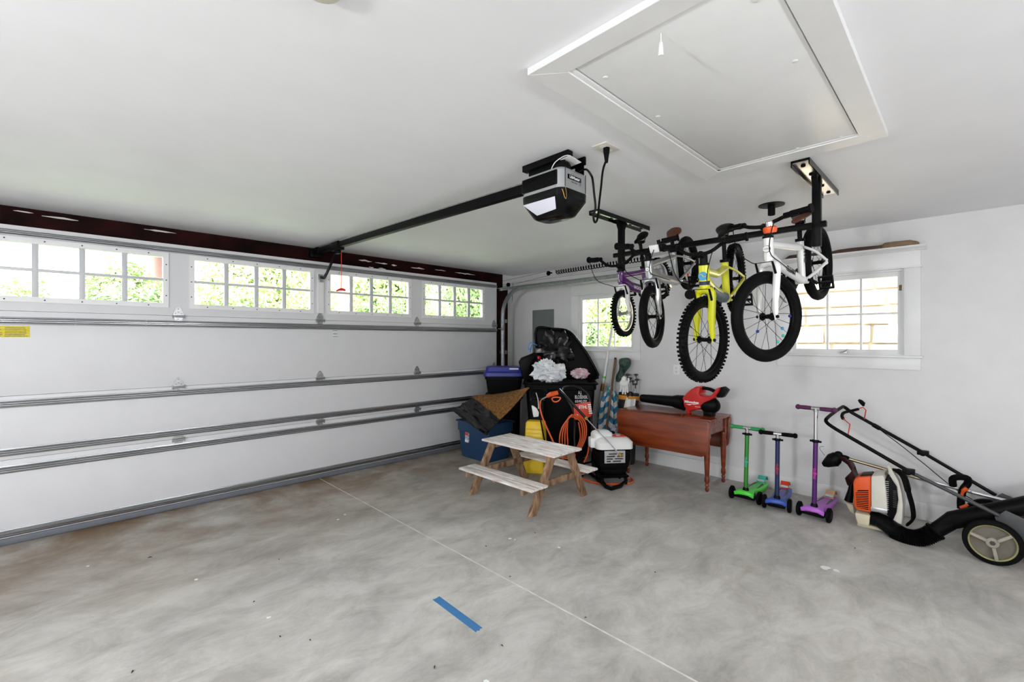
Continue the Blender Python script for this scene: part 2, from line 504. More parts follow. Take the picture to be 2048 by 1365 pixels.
# ================================================================== the room
X0, XR, Y0, YD, ZC = -4.3, 4.944, -4.2, 4.97, 2.44
YF = 4.80                                                   # inner face of the garage door
m = MB()
JX = 1.917
prof = [(X0 - .2, 0), (JX - .006, 0), (JX - .004, -.006), (JX + .004, -.006), (JX + .006, 0), (XR + .2, 0)]
for (a, za), (b, zb) in zip(prof, prof[1:]):
    m.add([(a, Y0 - .2, za), (b, Y0 - .2, zb), (b, 5.3, zb), (a, 5.3, za)], [(0, 1, 2, 3)])
m.add([(X0 - .2, Y0 - .2, -.15), (XR + .2, Y0 - .2, -.15), (XR + .2, 5.3, -.15), (X0 - .2, 5.3, -.15)], [(3, 2, 1, 0)])
floor = mk('floor', m, 'concrete', smooth=0)
floor.location = (0, 0, 0)
floor.data.transform(Matrix.Translation(ORG[floor.name])); ORG[floor.name] = V((0, 0, 0))
struct(floor, 'grey stained concrete slab floor with one straight control joint')
mk('control_joint', MB().bx(JX - .0055, JX + .0055, Y0, 4.9, -.0055, -.0012), 'joint_fill', floor)
for u, v, r in [(392, 1160, .012), (537, 1236, .011), (1020, 1078, .013), (1118, 1096, .012), (176, 1133, .009), (1650, 1136, .03), (1672, 1142, .022), (676, 1040, .012), (690, 1030, .01), (973, 1364, .012), (1030, 1080, .008), (1740, 1084, .006)]:
    c = onz(u, v, 0); n = 10; s = random.random
    pl = [(c.x + r * (0.7 + .5 * s()) * math.cos(2 * PI * k / n), c.y + r * (0.6 + .6 * s()) * math.sin(2 * PI * k / n), 0.0002) for k in range(n)]
    mk('paint_spot', MB().prism(pl, (0, 0, .0006)), 'paint_spot', floor, smooth=0)
for u, v, r in [(869, 1336, .010), (558, 1120, .009), (508, 1205, .006), (300, 1116, .012), (265, 1345, .010), (1070, 1067, .006), (972, 1094, .007), (1020, 1155, .005), (1310, 1146, .006), (1171, 1237, .006), (1004, 1293, .008), (560, 1275, .007), (620, 1282, .006), (1710, 1098, .006)]:
    c = onz(u, v, 0); a = random.random() * PI
    dv = V((math.cos(a), math.sin(a), 0)) * r
    mk('debris', MB().tube([c - dv + V((0, 0, .002)), c + V((0, 0, .005)), c + dv + V((0, 0, .002))], [.001, .003, .001], 5), 'dark_debris', floor)
struct(mk('ceiling', MB().bx(X0 - .2, XR + .2, Y0 - .2, 5.3, ZC, ZC + .12), 'ceiling_paint'), 'flat white painted ceiling of the garage')
# ---- right wall with its two windows
WIN = [(2.89, 3.72), (.381, 1.21)]; WZ0, WZ1 = 1.325, 2.045
ys = [Y0 - .2, .381, 1.21, 2.89, 3.72, 5.3]; zs = [0, WZ0, WZ1, ZC]
m = plate_holes(MB(), ys, zs, lambda i, j: not (j == 1 and i in (1, 3)), lambda u, v, w: (XR + w, u, v), .16)
struct(mk('wall_right', m, 'wall_paint', smooth=0, weld=True), 'off-white painted wall with two windows')
m = MB().bx(4.70, XR + .1, YD, YD + .18, 0, ZC).bx(X0 - .1, -.80, YD, YD + .18, 0, ZC)
struct(mk('wall_left', m, 'wall_paint', smooth=0), 'narrow wall strips beside the garage door')
struct(mk('wall_back', MB().bx(X0 - .2, XR + .2, Y0 - .15, Y0, 0, ZC), 'wall_paint', smooth=0), 'white wall behind the viewpoint')
struct(mk('wall_front', MB().bx(X0 - .15, X0, Y0, 5.2, 0, ZC), 'wall_paint', smooth=0), 'white wall to the left of the viewpoint')
struct(mk('baseboard_right', MB().bx(XR - .018, XR, Y0, 4.95, 0, .142), 'trim_paint', bevel=.004), 'white painted baseboard along the window wall')
# ---- header beam and jamb of the door opening
hb = mk('trim_1', MB().bx(-.85, 4.72, YD - .01, YD + .12, 2.20, ZC), 'header_red', bevel=.004)
struct(hb, 'dark red header beam with plaster smears over the garage door')
struct(mk('light_block_trim', MB().bx(-.62, 4.47, YF + .057, YD - .01, 2.205, 2.262), 'header_red', bevel=.002), 'unseen dark red strip added behind the garage door top to block light')  # unseen strip added to close the light leak above the door
def smear(cx, cz, L, h, seed):
    rr = random.Random(seed); n = max(4, int(L / .035)); up, lo = [], []
    for k in range(n + 1):
        x = cx - L / 2 + L * k / n; t = math.sin(PI * (k + .3) / (n + .6))
        up.append((x, YD - .0105, cz + h / 2 * t * (.3 + .9 * rr.random()))); lo.append((x + .004, YD - .0105, cz - h / 2 * t * (.2 + .9 * rr.random())))
    mk('plaster_smear', MB().prism(up + lo[::-1], (0, -.004, 0)), 'plaster', hb, smooth=0)
for i, (u, v, L, h) in enumerate([(120, 437, .2, .02), (46, 424, .1, .014), (320, 463, .22, .018), (730, 522, .16, .03), (762, 527, .16, .022), (788, 531, .07, .022), (742, 535, .06, .02), (764, 538, .1, .026), (835, 537, .2, .024), (880, 541, .18, .014), (930, 548, .36, .02), (560, 487, .12, .008)]):
    c = ony(u, v, YD - .01); smear(c.x, c.z, L, h, i)
struct(mk('trim_2', MB().bx(4.46, 4.72, YD - .12, YD + .1, 0, 2.2), 'header_red', bevel=.003), 'dark red jamb at the corner beside the door track')
struct(mk('trim_3', MB().bx(-.86, -.62, YD - .12, YD + .1, 0, 2.2), 'header_red', bevel=.003), 'dark red jamb at the far left of the garage door')
# ================================================================== garage door
DX0, DX1 = -.60, 4.445
JZ = [0.045, .602, 1.055, 1.663, 2.275]
door = thing('door_1', None, None, (1.92, YF, 0), kind='structure')
mk('joint_light_block', MB().bx(-.60, 4.445, YF + .051, YF + .056, .05, 1.70), 'door_white', door)  # unseen sheet added behind the sections to stop light leaking through joints
door['label'] = 'white sectional garage door with a row of four gridded windows'
winx = [(-.392, .607), (.82, 1.82), (2.026, 2.987), (3.217, 4.177)]; wz = (1.764, 2.160)
secs = []
for i in range(4):
    z0, z1 = JZ[i] + .0008, JZ[i + 1] - .0008
    if i < 3:
        s_ = mk('section', MB().bx(DX0, DX1, YF, YF + .05, z0, z1), 'door_white', door, bevel=.003)
    else:
        us = [DX0] + [q for w in winx for q in w] + [DX1]; vs = [z0, wz[0], wz[1], z1]
        mm = plate_holes(MB(), us, vs, lambda a, b: not (b == 1 and a % 2 == 1), lambda u, v, w: (u, YF + w, v), .05)
        s_ = mk('section', mm, 'door_white', door, smooth=0, weld=True)
    secs.append(s_)
for (a, b) in winx:
    o_, i_ = .035, .004
    us = [a - o_, a + i_, b - i_, b + o_]; vs = [wz[0] - o_, wz[0] + i_, wz[1] - i_, wz[1] + o_]
    mm = plate_holes(MB(), us, vs, lambda p, q: not (p == 1 and q == 1), lambda u, v, w: (u, YF - .010 + w, v), .05)
    wf = mk('window_frame', mm, 'window_white', door, smooth=0, weld=True)
    n = 4
    for k in range(1, n):
        x = a + (b - a) * k / n
        mk('muntin', MB().bx(x - .018, x + .018, YF + .002, YF + .03, wz[0], wz[1]), 'muntin_grey', wf, bevel=.004)
    zc = (wz[0] + wz[1]) / 2 + .004
    mk('muntin', MB().bx(a, b, YF + .0, YF + .032, zc - .011, zc + .011), 'muntin_grey', wf, bevel=.004)
    for k in range(n):
        for (p, q) in ((wz[0], zc), (zc, wz[1])):
            mk('pane', MB().bx(a + (b - a) * k / n, a + (b - a) * (k + 1) / n, YF + .020, YF + .023, p, q), 'glass', wf, smooth=0)
    sm = MB()
    for k in range(5):
        x = a + (b - a) * (k + .5) / 5
        for z in (wz[0] - .018, wz[1] + .018): sm.lathe([(.0055, 0), (.004, .003)], (x, YF - .010, z), (0, -1, 0), 6)
    for k in range(3):
        z = wz[0] + (wz[1] - wz[0]) * (k + .5) / 3
        for x in (a - .018, b + .018): sm.lathe([(.0055, 0), (.004, .003)], (x, YF - .010, z), (0, -1, 0), 6)
    mk('frame_screws', sm, 'dark_grey', wf)
HAT = [(0, -.028), (-.004, -.028), (-.006, -.018), (-.030, -.014), (-.036, -.009), (-.036, -.003), (-.030, 0), (-.036, .003), (-.036, .009), (-.030, .014), (-.006, .018), (-.004, .028), (0, .028)]
def strut(zc, sc=1.0, name='strut'):
    lp = [[(x, YF + y, zc + z * sc) for y, z in HAT] for x in (DX0 + .02, DX1 - .02)]
    o = mk(name, MB().loft(lp), 'steel', door, smooth=25)
    b = MB()
    for x in [DX0 + .25 + .42 * k for k in range(12)]:
        for dz in (-.019, .019): b.lathe([(.006, 0), (.006, .004), (.003, .006)], (x, YF - .006, zc + dz * sc), (0, -1, 0), 6)
    mk('bolt', b, 'galv', o)
for z in (1.592, 1.0, .658, .536): strut(z)
strut(2.222, .8, 'top_strut')
lp = [[(x, YF + y, .085 + z) for y, z in HAT] for x in (DX0 + .02, DX1 - .02)]
mk('bottom_strut', MB().loft(lp), 'steel', door, smooth=25)
mk('bottom_seal', MB().bx(DX0, DX1, YF - .012, YF + .055, .001, .05), 'seal_grey', door, bevel=.012)
hm = MB()
hm.prism([(-.038, 0, -.006), (.038, 0, -.006), (.034, 0, .035), (.012, 0, .072), (0, 0, .078), (-.012, 0, .072), (-.034, 0, .035)], (0, -.003, 0))
hm.prism([(-.036, 0, -.006), (.036, 0, -.006), (.022, 0, -.05), (-.022, 0, -.05)], (0, -.003, 0))
hm.rod((-.046, -.010, -.006), (.046, -.010, -.006), .009, 10)
hm.box((-.043, -.008, -.006), (.004, .018, .036)).box((.043, -.008, -.006), (.004, .018, .036))
for x, z in ((0, .058), (0, .03), (-.02, .018), (.02, .018), (0, -.03)): hm.lathe([(.006, 0), (.006, .004), (.003, .006)], (x, -.003, z), (0, -1, 0), 6)
hme = hm.mesh('hinge', V((0, 0, 0)), .0008, 1); hme.materials.append(MATS['galv'])
for z in JZ[1:4]:
    for x in (-.5, .71, 1.92, 3.107, 4.395):
        h = bpy.data.objects.new('hinge', hme); COL.objects.link(h); h.parent = door
        h.location = (x - 1.92, -.0005, z); ORG[h.name] = ORG[door.name]
mk('centre_stile', MB().bx(1.885, 1.958, YF - .012, YF, 1.735, 2.15).bx(1.893, 1.901, YF - .018, YF - .012, 1.735, 2.15), 'window_white', door, bevel=.002)
mk('arm_bracket', MB().bx(1.893, 1.95, YF - .02, YF - .0125, 2.06, 2.14).lathe([(.006, 0), (.006, .004)], (1.92, YF - .02, 2.12), (0, -1, 0), 6), 'galv', door, bevel=.002)
pm = plate_holes(MB(), [2.058, 2.066, 2.094, 2.102], [1.49, 1.497, 1.515, 1.522, 1.545, 1.553], lambda i, j: not (i == 1 and j in (1, 3)), lambda u, v, w: (u, YF - .004 + w, v), .004)
mk('slot_plate', pm, 'window_white', door, smooth=0)
mk('slot_plate_bar', MB().bx(2.056, 2.104, YF - .007, YF - .004, 1.516, 1.521).bx(2.056, 2.104, YF - .007, YF - .004, 1.488, 1.492).bx(2.056, 2.104, YF - .007, YF - .004, 1.551, 1.555), 'dark_grey', door)
st = mk('warning_sticker', MB().bx(-.47, -.167, YF - .001, YF, 1.474, 1.554), 'sticker_yellow', door, label='yellow warning sticker')
tl = MB()
for k in range(6):
    for x0, x1 in ((-.46, -.30), (-.29, -.175)):
        x1 -= random.random() * .02; tl.bx(x0, x1, YF - .0016, YF - .001, 1.481 + k * .0115, 1.484 + k * .0115)
mk('print_lines', tl, 'print_dark', st)
# ================================================================== wall windows
def wall_window(name, lab, y0, y1):
    w = thing(name, lab, None, (XR, (y0 + y1) / 2, WZ0), kind='structure')
    cw = .104; t = .02
    for a in (y0 - cw, y1): mk('casing', MB().bx(XR - t, XR, a, a + cw, WZ0, WZ1), 'trim_paint', w, bevel=.002)
    mk('head_casing', MB().bx(XR - t - .004, XR, y0 - cw, y1 + cw, WZ1 + .012, 2.185), 'trim_paint', w, bevel=.002)
    mk('head_fillet', MB().bx(XR - t - .012, XR, y0 - cw - .01, y1 + cw + .01, WZ1, WZ1 + .012), 'trim_paint', w, bevel=.003)
    cp = [(XR, 2.185), (XR - .03, 2.185), (XR - .042, 2.196), (XR - .065, 2.205), (XR - .072, 2.213), (XR - .072, 2.222), (XR, 2.222)]
    mk('cornice', MB().loft([[(x, yy, z) for x, z in cp] for yy in (y0 - cw - .035, y1 + cw + .035)]), 'trim_paint', w, smooth=20)
    mk('stool', MB().bx(XR - .045, XR + .05, y0 - cw - .015, y1 + cw + .015, WZ0 - .018, WZ0), 'trim_paint', w, bevel=.005)
    mk('apron', MB().bx(XR - .018, XR, y0 - cw, y1 + cw, 1.208, WZ0 - .018), 'trim_paint', w, bevel=.002)
    jm = plate_holes(MB(), [y0 - .001, y0 + .014, y1 - .014, y1 + .001], [WZ0 - .001, WZ0 + .012, WZ1 - .014, WZ1 + .001], lambda i, j: not (i == 1 and j == 1), lambda u, v, q: (XR + .005 + q, u, v), .15)
    mk('jamb_liner', jm, 'trim_paint', w, smooth=0, weld=True)
    gy0, gy1, gz0, gz1 = y0 + .045, y1 - .045, 1.372, 1.99
    sx = XR + .035
    sm = plate_holes(MB(), [y0 + .014, gy0, gy1, y1 - .014], [WZ0 + .012, gz0, gz1, WZ1 - .014], lambda i, j: not (i == 1 and j == 1), lambda u, v, q: (sx + q, u, v), .04)
    sash = mk('sash', sm, 'window_white', w, smooth=0, weld=True)
    for k in (1, 2):
        yy = gy0 + (gy1 - gy0) * k / 3
        mk('muntin', MB().bx(sx + .006, sx + .026, yy - .0085, yy + .0085, gz0, gz1), 'window_white', sash, bevel=.003)
    zc = (gz0 + gz1) / 2
    mk('muntin', MB().bx(sx + .005, sx + .027, gy0, gy1, zc - .0085, zc + .0085), 'window_white', sash, bevel=.003)
    for k in range(3):
        for p, q in ((gz0, zc), (zc, gz1)):
            mk('pane', MB().bx(sx + .014, sx + .017, gy0 + (gy1 - gy0) * k / 3, gy0 + (gy1 - gy0) * (k + 1) / 3, p, q), 'glass', sash, smooth=0)
    return w
w1 = wall_window('window_1', 'small six-pane window near the corner with green view', *WIN[0])
w2 = wall_window('window_2', 'six-pane window with crown moulding looking onto a stone wall', *WIN[1])
ly = .79
lk = mk('crank_latch', MB().box((XR + .012, ly, 1.343), (.03, .05, .016)).tube([(XR - .004, ly, 1.35), (XR - .02, ly - .02, 1.362), (XR - .026, ly - .035, 1.378)], [.005, .005, .003], 8).tube([(XR, ly, 1.35), (XR - .02, ly + .02, 1.344)], .005, 8), 'alu', w2, bevel=.002)
mk('hinge_block', MB().bx(XR + .03, XR + .036, .394, .416, 1.868, 1.915), 'pole_wood', w2, bevel=.001)
# ================================================================== electrical panel and outlet
ep = thing('electrical_panel', 'grey metal breaker panel on the wall behind the open trash cart', 'electrical panel', (XR, 4.344, 1.2))
mk('cover', MB().bx(XR - .012, XR, 4.142, 4.546, 1.20, 1.89), 'panel_grey', ep, bevel=.003)
mk('door', MB().bx(XR - .018, XR - .012, 4.205, 4.486, 1.26, 1.782), 'panel_grey', ep, bevel=.003)
mk('door_latch', MB().bx(XR - .022, XR - .018, 4.225, 4.245, 1.5, 1.53), 'dark_grey', ep, bevel=.001)
wo = thing('wall_outlet', 'white duplex outlet plate on the wall under the yellow bicycle', 'outlet', (XR, 2.338, 1.058))
mk('plate', MB().bx(XR - .006, XR, 2.300, 2.376, 1.058, 1.174), 'white_plastic', wo, bevel=.003)
for z in (1.095, 1.137):
    r_ = mk('socket', MB().bx(XR - .008, XR - .006, 2.322, 2.354, z - .016, z + .016), 'white_plastic', wo, bevel=.001)
    mk('slots', MB().bx(XR - .0085, XR - .008, 2.330, 2.333, z - .006, z + .006).bx(XR - .0085, XR - .008, 2.343, 2.346, z - .006, z + .006).bx(XR - .0085, XR - .008, 2.336, 2.340, z - .013, z - .009), 'dark_grey', r_)
# ================================================================== attic hatch
HZ = 2.415
hx0, hx1, hy0, hy1 = 1.196, 2.765, .270, 1.128
ix0, ix1, iy0, iy1 = 1.288, 2.660, .366, 1.012
ht = thing('attic_hatch', 'white attic access hatch in the ceiling with wide mitred trim', 'attic hatch', ((hx0 + hx1) / 2, (hy0 + hy1) / 2, ZC))
for pl in ([(hx0, hy0), (hx1, hy0), (ix1, iy0), (ix0, iy0)], [(hx1, hy0), (hx1, hy1), (ix1, iy1), (ix1, iy0)], [(hx1, hy1), (hx0, hy1), (ix0, iy1), (ix1, iy1)], [(hx0, hy1), (hx0, hy0), (ix0, iy0), (ix0, iy1)]):
    mk('trim_board', MB().prism([(x, y, HZ) for x, y in pl], (0, 0, ZC - HZ)), 'trim_paint', ht, bevel=.0015, seg=1)
mk('stop_bead', MB().bx(ix0, ix1, iy1 - .022, iy1 + .001, HZ + .004, ZC).bx(ix1 - .018, ix1 + .001, iy0, iy1, HZ + .004, ZC), 'window_white', ht, bevel=.002)
mk('panel', MB().bx(ix0 + .005, ix1 - .024, iy0 + .005, iy1 - .028, HZ + .006, ZC), 'trim_paint', ht, bevel=.001)
mk('gap_shadow', MB().bx(ix0, ix1, iy0, iy1, HZ + .016, ZC), 'black_plastic', ht)
for u, v in [(1211, 155), (1316, 233), (1590, 122), (1512, 0), (1455, 337), (1525, 317), (1595, 297), (1682, 274)]:
    c = onz(u, v, HZ + .006); mk('screw_plug', MB().lathe([(.009, 0), (.009, .002), (.006, .003)], c, (0, 0, -1), 10), 'white_plastic', ht)
pc = onz(1322, 67, HZ + .006)
mk('pull_cord', MB().rod(pc, pc - V((0, 0, .03)), .0016, 6), 'white_plastic', ht)
mk('pull_knob', MB().lathe([(.004, 0), (.006, .004), (.0075, .022), (.0085, .04), (.008, .043)], pc - V((0, 0, .028)), (0, 0, -1), 12), 'white_plastic', ht)
# ================================================================== ceiling things
fl = thing('ceiling_flange', 'black round flange with short pipe stub on the ceiling above the white bicycle', 'flange', (3.67, 1.016, ZC))
mk('plate', MB().lathe([(.085, 0), (.085, .006), (.03, .012)], (3.67, 1.016, ZC), (0, 0, -1), 28), 'black_metal', fl)
mk('pipe_stub', MB().lathe([(.024, .0), (.024, .075), (.02, .075), (.02, .06)], (3.67, 1.016, ZC), (0, 0, -1), 18), 'black_metal', fl)
cd = onz(641, 9, ZC - .03)
cdc = V((cd.x, cd.y, 0)).normalized()
cp_ = V((cd.x, cd.y, ZC)) - cdc * .055
sd = thing('smoke_detector', 'pale round ceiling detector at the top edge of the view', 'detector', cp_)
mk('base', MB().lathe([(.06, 0), (.06, .012)], cp_, (0, 0, -1), 24), 'cream', sd)
mk('cap', MB().lathe([(.057, .012), (.055, .026), (.045, .031), (.01, .032)], cp_, (0, 0, -1), 24), 'cream', sd)
op = thing('ceiling_outlet', 'white outlet plate on the ceiling with a black plug', 'outlet', (1.972, 1.306, ZC))
mk('plate', MB().bx(1.908, 2.036, 1.262, 1.350, ZC - .008, ZC), 'cream', op, bevel=.003)
for x in (1.94, 2.0): mk('socket', MB().lathe([(.017, 0), (.016, .003)], (x, 1.306, ZC - .006), (0, 0, -1), 16), 'white_plastic', op)
# ---- fill lamps added out of view behind the viewpoint to even the light
def lamp(x, y, z, k, lab):
    t = thing('added_fill_lamp', lab, 'lamp', (x, y, ZC), 'added fill lamps behind the viewpoint')
    mk('canopy', MB().lathe([(.055, 0), (.055, .015), (.012, .03)], (x, y, ZC), (0, 0, -1), 20), 'white_plastic', t)
    mk('stem', MB().rod((x, y, ZC - .02), (x, y, z + .14), .006), 'white_plastic', t)
    mk('socket', MB().lathe([(.03, 0), (.03, .05)], (x, y, z + .14), (0, 0, -1), 16), 'white_plastic', t)
    ld = bpy.data.lights.new('fill_light', 'POINT'); ld.energy = FILL_LAMP_W * k; ld.shadow_soft_size = .13; ld.color = (.94, .965, 1.0)
    lo = bpy.data.objects.new('fill_light', ld); COL.objects.link(lo); lo.parent = t; lo.location = (0, 0, z - .08 - ZC)
lamp(-1.4, -2.0, 1.75, .85, 'added fill lamp farthest back in the middle behind the viewpoint')
lamp(1.5, -2.0, 1.75, .7, 'added fill lamp nearer the window wall behind the viewpoint')
lamp(-2.1, 1.1, 1.75, 1.5, 'added fill lamp nearer the door behind the viewpoint')
# ================================================================== garage door opener
oc = V((1.90, 1.59, 0))
op_ = thing('garage_door_opener', 'silver and black garage door opener motor with rail hung from the ceiling', 'door opener', (1.90, 1.59, 2.12))
HXo, HYo = .115, .145
L0 = [rrect(oc.x, oc.y, z, HXo - i, HYo - i, .04 - i * .5) for z, i in ((2.232, 0), (2.325, 0), (2.338, .008), (2.342, .03))]
mk('housing', MB().loft(L0), 'opener_silver', op_, smooth=30)
L1 = [rrect(oc.x, oc.y, z, HXo + .002 - i, HYo + .002 - i, .042) for z, i in ((2.225, 0), (2.232, 0))]
L1 = [rrect(oc.x, oc.y, 2.112, HXo - .05, HYo - .05, .04), rrect(oc.x, oc.y, 2.118, HXo - .04, HYo - .04, .042), rrect(oc.x, oc.y, 2.195, HXo + .002, HYo + .002, .044), rrect(oc.x, oc.y, 2.232, HXo + .003, HYo + .003, .044)]
mk('lower_shell', MB().loft(L1), 'black_gloss', op_, smooth=30)
xs = oc.x - HXo
g = mk('side_grille', MB().bx(xs - .004, xs + .01, 1.475, 1.722, 2.248, 2.326), 'black_gloss', op_, bevel=.006)
gm = MB()
for k in range(11): gm.bx(xs - .006, xs - .004, 1.482, 1.715, 2.252 + k * .0066, 2.2545 + k * .0066)
mk('grille_fins', gm, 'black_plastic', g)
# lens on the sloping lower flank
def slope(t, y): return V((xs - .003 + .04 * t, y, 2.19 - .07 * t))
mk('light_lens', MB().prism([slope(.02, 1.712), slope(.02, 1.487), slope(.80, 1.505), slope(.92, 1.64)], (-.003, 0, -.0015)), 'lens_white', op_, bevel=.002)
yb = oc.y - HYo
lg = mk('logo_plate', MB().bx(1.832, 1.945, yb - .002, yb, 2.282, 2.306), 'black_gloss', op_, bevel=.001)
text('logo_text', 'LiftMaster', .021, (1.8885, yb - .0022, 2.294), (1, 0, 0), (0, 0, 1), 'print_white', lg, .0003, bold=.0006)
text('model_text', 'Elite Series  · · ⊕', .011, (1.905, yb - .0003, 2.272), (1, 0, 0), (0, 0, 1), 'print_dark', op_, .0003)
for xq in (1.985, 1.812): mk('end_cap_seam', MB().bx(xq, xq + .003, yb - .001, yb + .002, 2.236, 2.336), 'dark_grey', op_)
mk('mount_bracket', MB().bx(1.85, 1.89, 1.455, 1.785, 2.405, 2.44).bx(1.866, 1.872, 1.49, 1.75, 2.338, 2.41).bx(1.985, 2.0, 1.45, 1.60, 2.395, 2.44).bx(1.99, 1.996, 1.46, 1.52, 2.338, 2.40), 'black_metal', op_, bevel=.003)
mk('wire_cover', MB().ell((1.862, 1.50, 2.352), (.03, .05, .04)), 'black_plastic', op_)
mk('manual_card', MB().prism([(1.845, 1.44, 2.40), (1.915, 1.42, 2.378), (1.935, 1.50, 2.384), (1.86, 1.52, 2.405)], (0, 0, .002)), 'white_plastic', op_, smooth=0)
mk('white_wire', MB().tube(smooth_path([(1.80, 1.53, 2.335), (1.80, 1.50, 2.37), (1.83, 1.46, 2.40), (1.87, 1.45, 2.405), (1.90, 1.44, 2.385)]), .0022, 6), 'white_plastic', op_)
mk('antenna_wire', MB().tube(smooth_path([(1.808, yb - .004, 2.235), (1.811, yb - .009, 2.20), (1.805, yb - .012, 2.17), (1.796, yb - .010, 2.175), (1.787, yb - .008, 2.20), (1.782, yb - .004, 2.215)]), .0016, 6), 'brass', op_)
# rail, trolley, arm and release cord
ra, rb = V((1.905, 1.725, 2.325)), V((1.92, 4.955, 2.395))
mk('rail', MB().bar(ra, rb, .045, .055), 'black_metal', op_, bevel=.004)
mk('chain', MB().bar(ra + V((-.012, 0, .034)), rb + V((-.012, 0, .034)), .006, .008).bar(ra + V((.012, 0, .034)), rb + V((.012, 0, .034)), .006, .008), 'galv', op_)
mk('header_bracket', MB().bx(1.86, 1.98, 4.90, 4.958, 2.335, 2.42).bx(1.885, 1.955, 4.78, 4.91, 2.36, 2.425), 'black_metal', op_, bevel=.004)
ty = onx(676, 500, 1.92).y
tz = 2.385
mk('trolley', MB().bx(1.885, 1.955, ty - .07, ty + .10, tz - .052, tz + .03).bx(1.90, 1.94, ty - .03, ty + .05, tz - .085, tz - .05), 'black_plastic', op_, bevel=.006)
pa = V((1.92, ty + .03, tz - .06)); pb = onx(653, 548, 1.92); pc_ = onx(648, 556, 1.92); pd = V((1.92, YF - .02, 2.11))
mk('door_arm', MB().bar(pa, pb, .012, .035).bar(pb, pc_, .012, .035).bar(pc_ + (pc_ - pd) * .0, pd, .012, .03), 'black_metal', op_, bevel=.002)
ca = V((1.945, ty - .02, tz - .06)); cb = V((ca.x, ca.y, onx(675, 581, 1.94).z))
cordo = mk('release_cord', MB().rod(ca, cb, .003, 6), 'red_panel', op_)
mk('release_handle', MB().tube([cb + RGT * -.05 + V((0, 0, -.012)), cb + RGT * -.02, cb + V((0, 0, .004)), cb + RGT * .022, cb + RGT * .04 + V((0, 0, -.006))], [.006, .011, .014, .012, .008], 8), 'red_plastic', op_)
# power cord
pw = thing('power_cord', 'black power cord looping from the ceiling outlet to the opener', 'cord', (1.97, 1.306, 2.40))
plug = V((1.965, 1.30, 2.432))
mk('plug', MB().lathe([(.017, 0), (.016, .02), (.011, .05), (.008, .075)], plug, (0, 0, -1), 14), 'black_plastic', pw)
f0 = (plug.x * CC + plug.y * SS)
pts = [plug - V((0, 0, .06))] + [onf(u, v, f0 - .01 * i) for i, (u, v) in enumerate([(1206, 340), (1202, 375), (1198, 410), (1196, 432), (1193, 443), (1189, 444), (1187, 432), (1191, 415), (1188, 385), (1186, 365), (1183, 352)])] + [V((1.962, 1.425, 2.356)), V((1.955, 1.475, 2.350))]
mk('cable', MB().tube(smooth_path(pts, 5), .0055, 8), 'black_plastic', pw)
# ================================================================== door track, spring and hanging cable
tk = thing('door_track', 'curved galvanised garage door track running from the corner along the wall', 'track', (4.505, 4.72, .02))
TX = 4.505
def chan(path, w=.026, h=.05):
    """J channel swept along a path in the plane x=TX"""
    mm = MB(); loops = []
    for i, p in enumerate(path):
        t = (V(path[min(i + 1, len(path) - 1)]) - V(path[max(i - 1, 0)])).normalized()
        nn = V((1, 0, 0)).cross(t)
        sec = [(-.002, -h / 2), (-.030, -h / 2), (-.030, -h / 2 + .004), (-.004, -h / 2 + .004), (-.004, h / 2 - .004), (-.024, h / 2 - .004), (-.024, h / 2), (-.002, h / 2)]
        loops.append([V(p) + V((1, 0, 0)) * a + nn * b for a, b in sec])
    return mm.loft(loops)
vy = 4.715
mk('vertical_track', chan([(TX, vy, .02), (TX, vy, 1.80)]), 'galv', tk, smooth=30)
arc = [(TX, vy - .37 * (1 - math.cos(a)), 1.80 + .37 * math.sin(a)) for a in [PI / 2 * k / 14 for k in range(15)]]
mk('curved_track', chan(arc), 'galv', tk, smooth=30)
mk('horizontal_track', chan([(TX, vy - .37, 2.17), (TX, 1.95, 2.19)]), 'galv', tk, smooth=30)
mk('angle_iron', MB().bx(TX + .0, TX + .03, 2.0, 4.93, 2.206, 2.212).bx(TX + .026, TX + .03, 2.0, 4.93, 2.17, 2.212), 'galv', tk)
mk('rear_hanger', MB().bx(TX - .002, TX + .03, 1.97, 2.0, 2.17, 2.44).bx(TX - .03, TX + .03, 1.975, 1.98, 2.40, 2.44), 'galv', tk)
for z in (.25, .75, 1.25, 1.7): mk('jamb_bracket', MB().bx(TX - .003, TX + .05, vy - .02, vy + .02, z, z + .05).bx(TX + .046, TX + .05, vy, 4.86, z, z + .05), 'galv', tk)
for z in (.6, 1.055, 1.612): mk('roller', MB().rod((4.40, vy + .002, z), (4.47, vy + .002, z), .006).lathe([(.022, 0), (.024, .004), (.024, .012), (.022, .016)], (4.468, vy + .002, z), (1, 0, 0), 14), 'galv', tk)
sp = thing('extension_spring', 'black coiled extension spring above the horizontal door track', 'spring', (4.56, 3.2, 2.25))
sy0, sy1 = onx(1112, 545, 4.56), onx(1243, 531, 4.56)
turns = 34; hp = []
for k in range(turns * 8 + 1):
    t = k / (turns * 8); c = sy0.lerp(V((4.56, sy1.y - .35, sy0.z + .015)), t); a = 2 * PI * k / 8
    hp.append(c + V((math.cos(a) * .024, 0, math.sin(a) * .024)))
mk('coil', MB().tube(hp, .0062, 5), 'black_metal', sp)
py = onx(1097, 547, 4.56)
mk('pulley', MB().lathe([(.03, -.008), (.024, 0), (.03, .008)], py, (1, 0, 0), 18).bx(4.552, 4.568, py.y - .06, py.y + .02, py.z - .008, py.z + .008), 'black_metal', sp)
mk('lift_cable', MB().tube([py + V((0, 0, .03)), V((4.545, 4.90, 2.30))], .002, 5).tube([py - V((0, 0, .03)), V((4.545, 4.86, 2.215))], .002, 5).lathe([(.03, -.01), (.022, 0), (.03, .01)], (4.545, 4.66, 2.245), (1, 0, 0), 18), 'black_metal', sp)
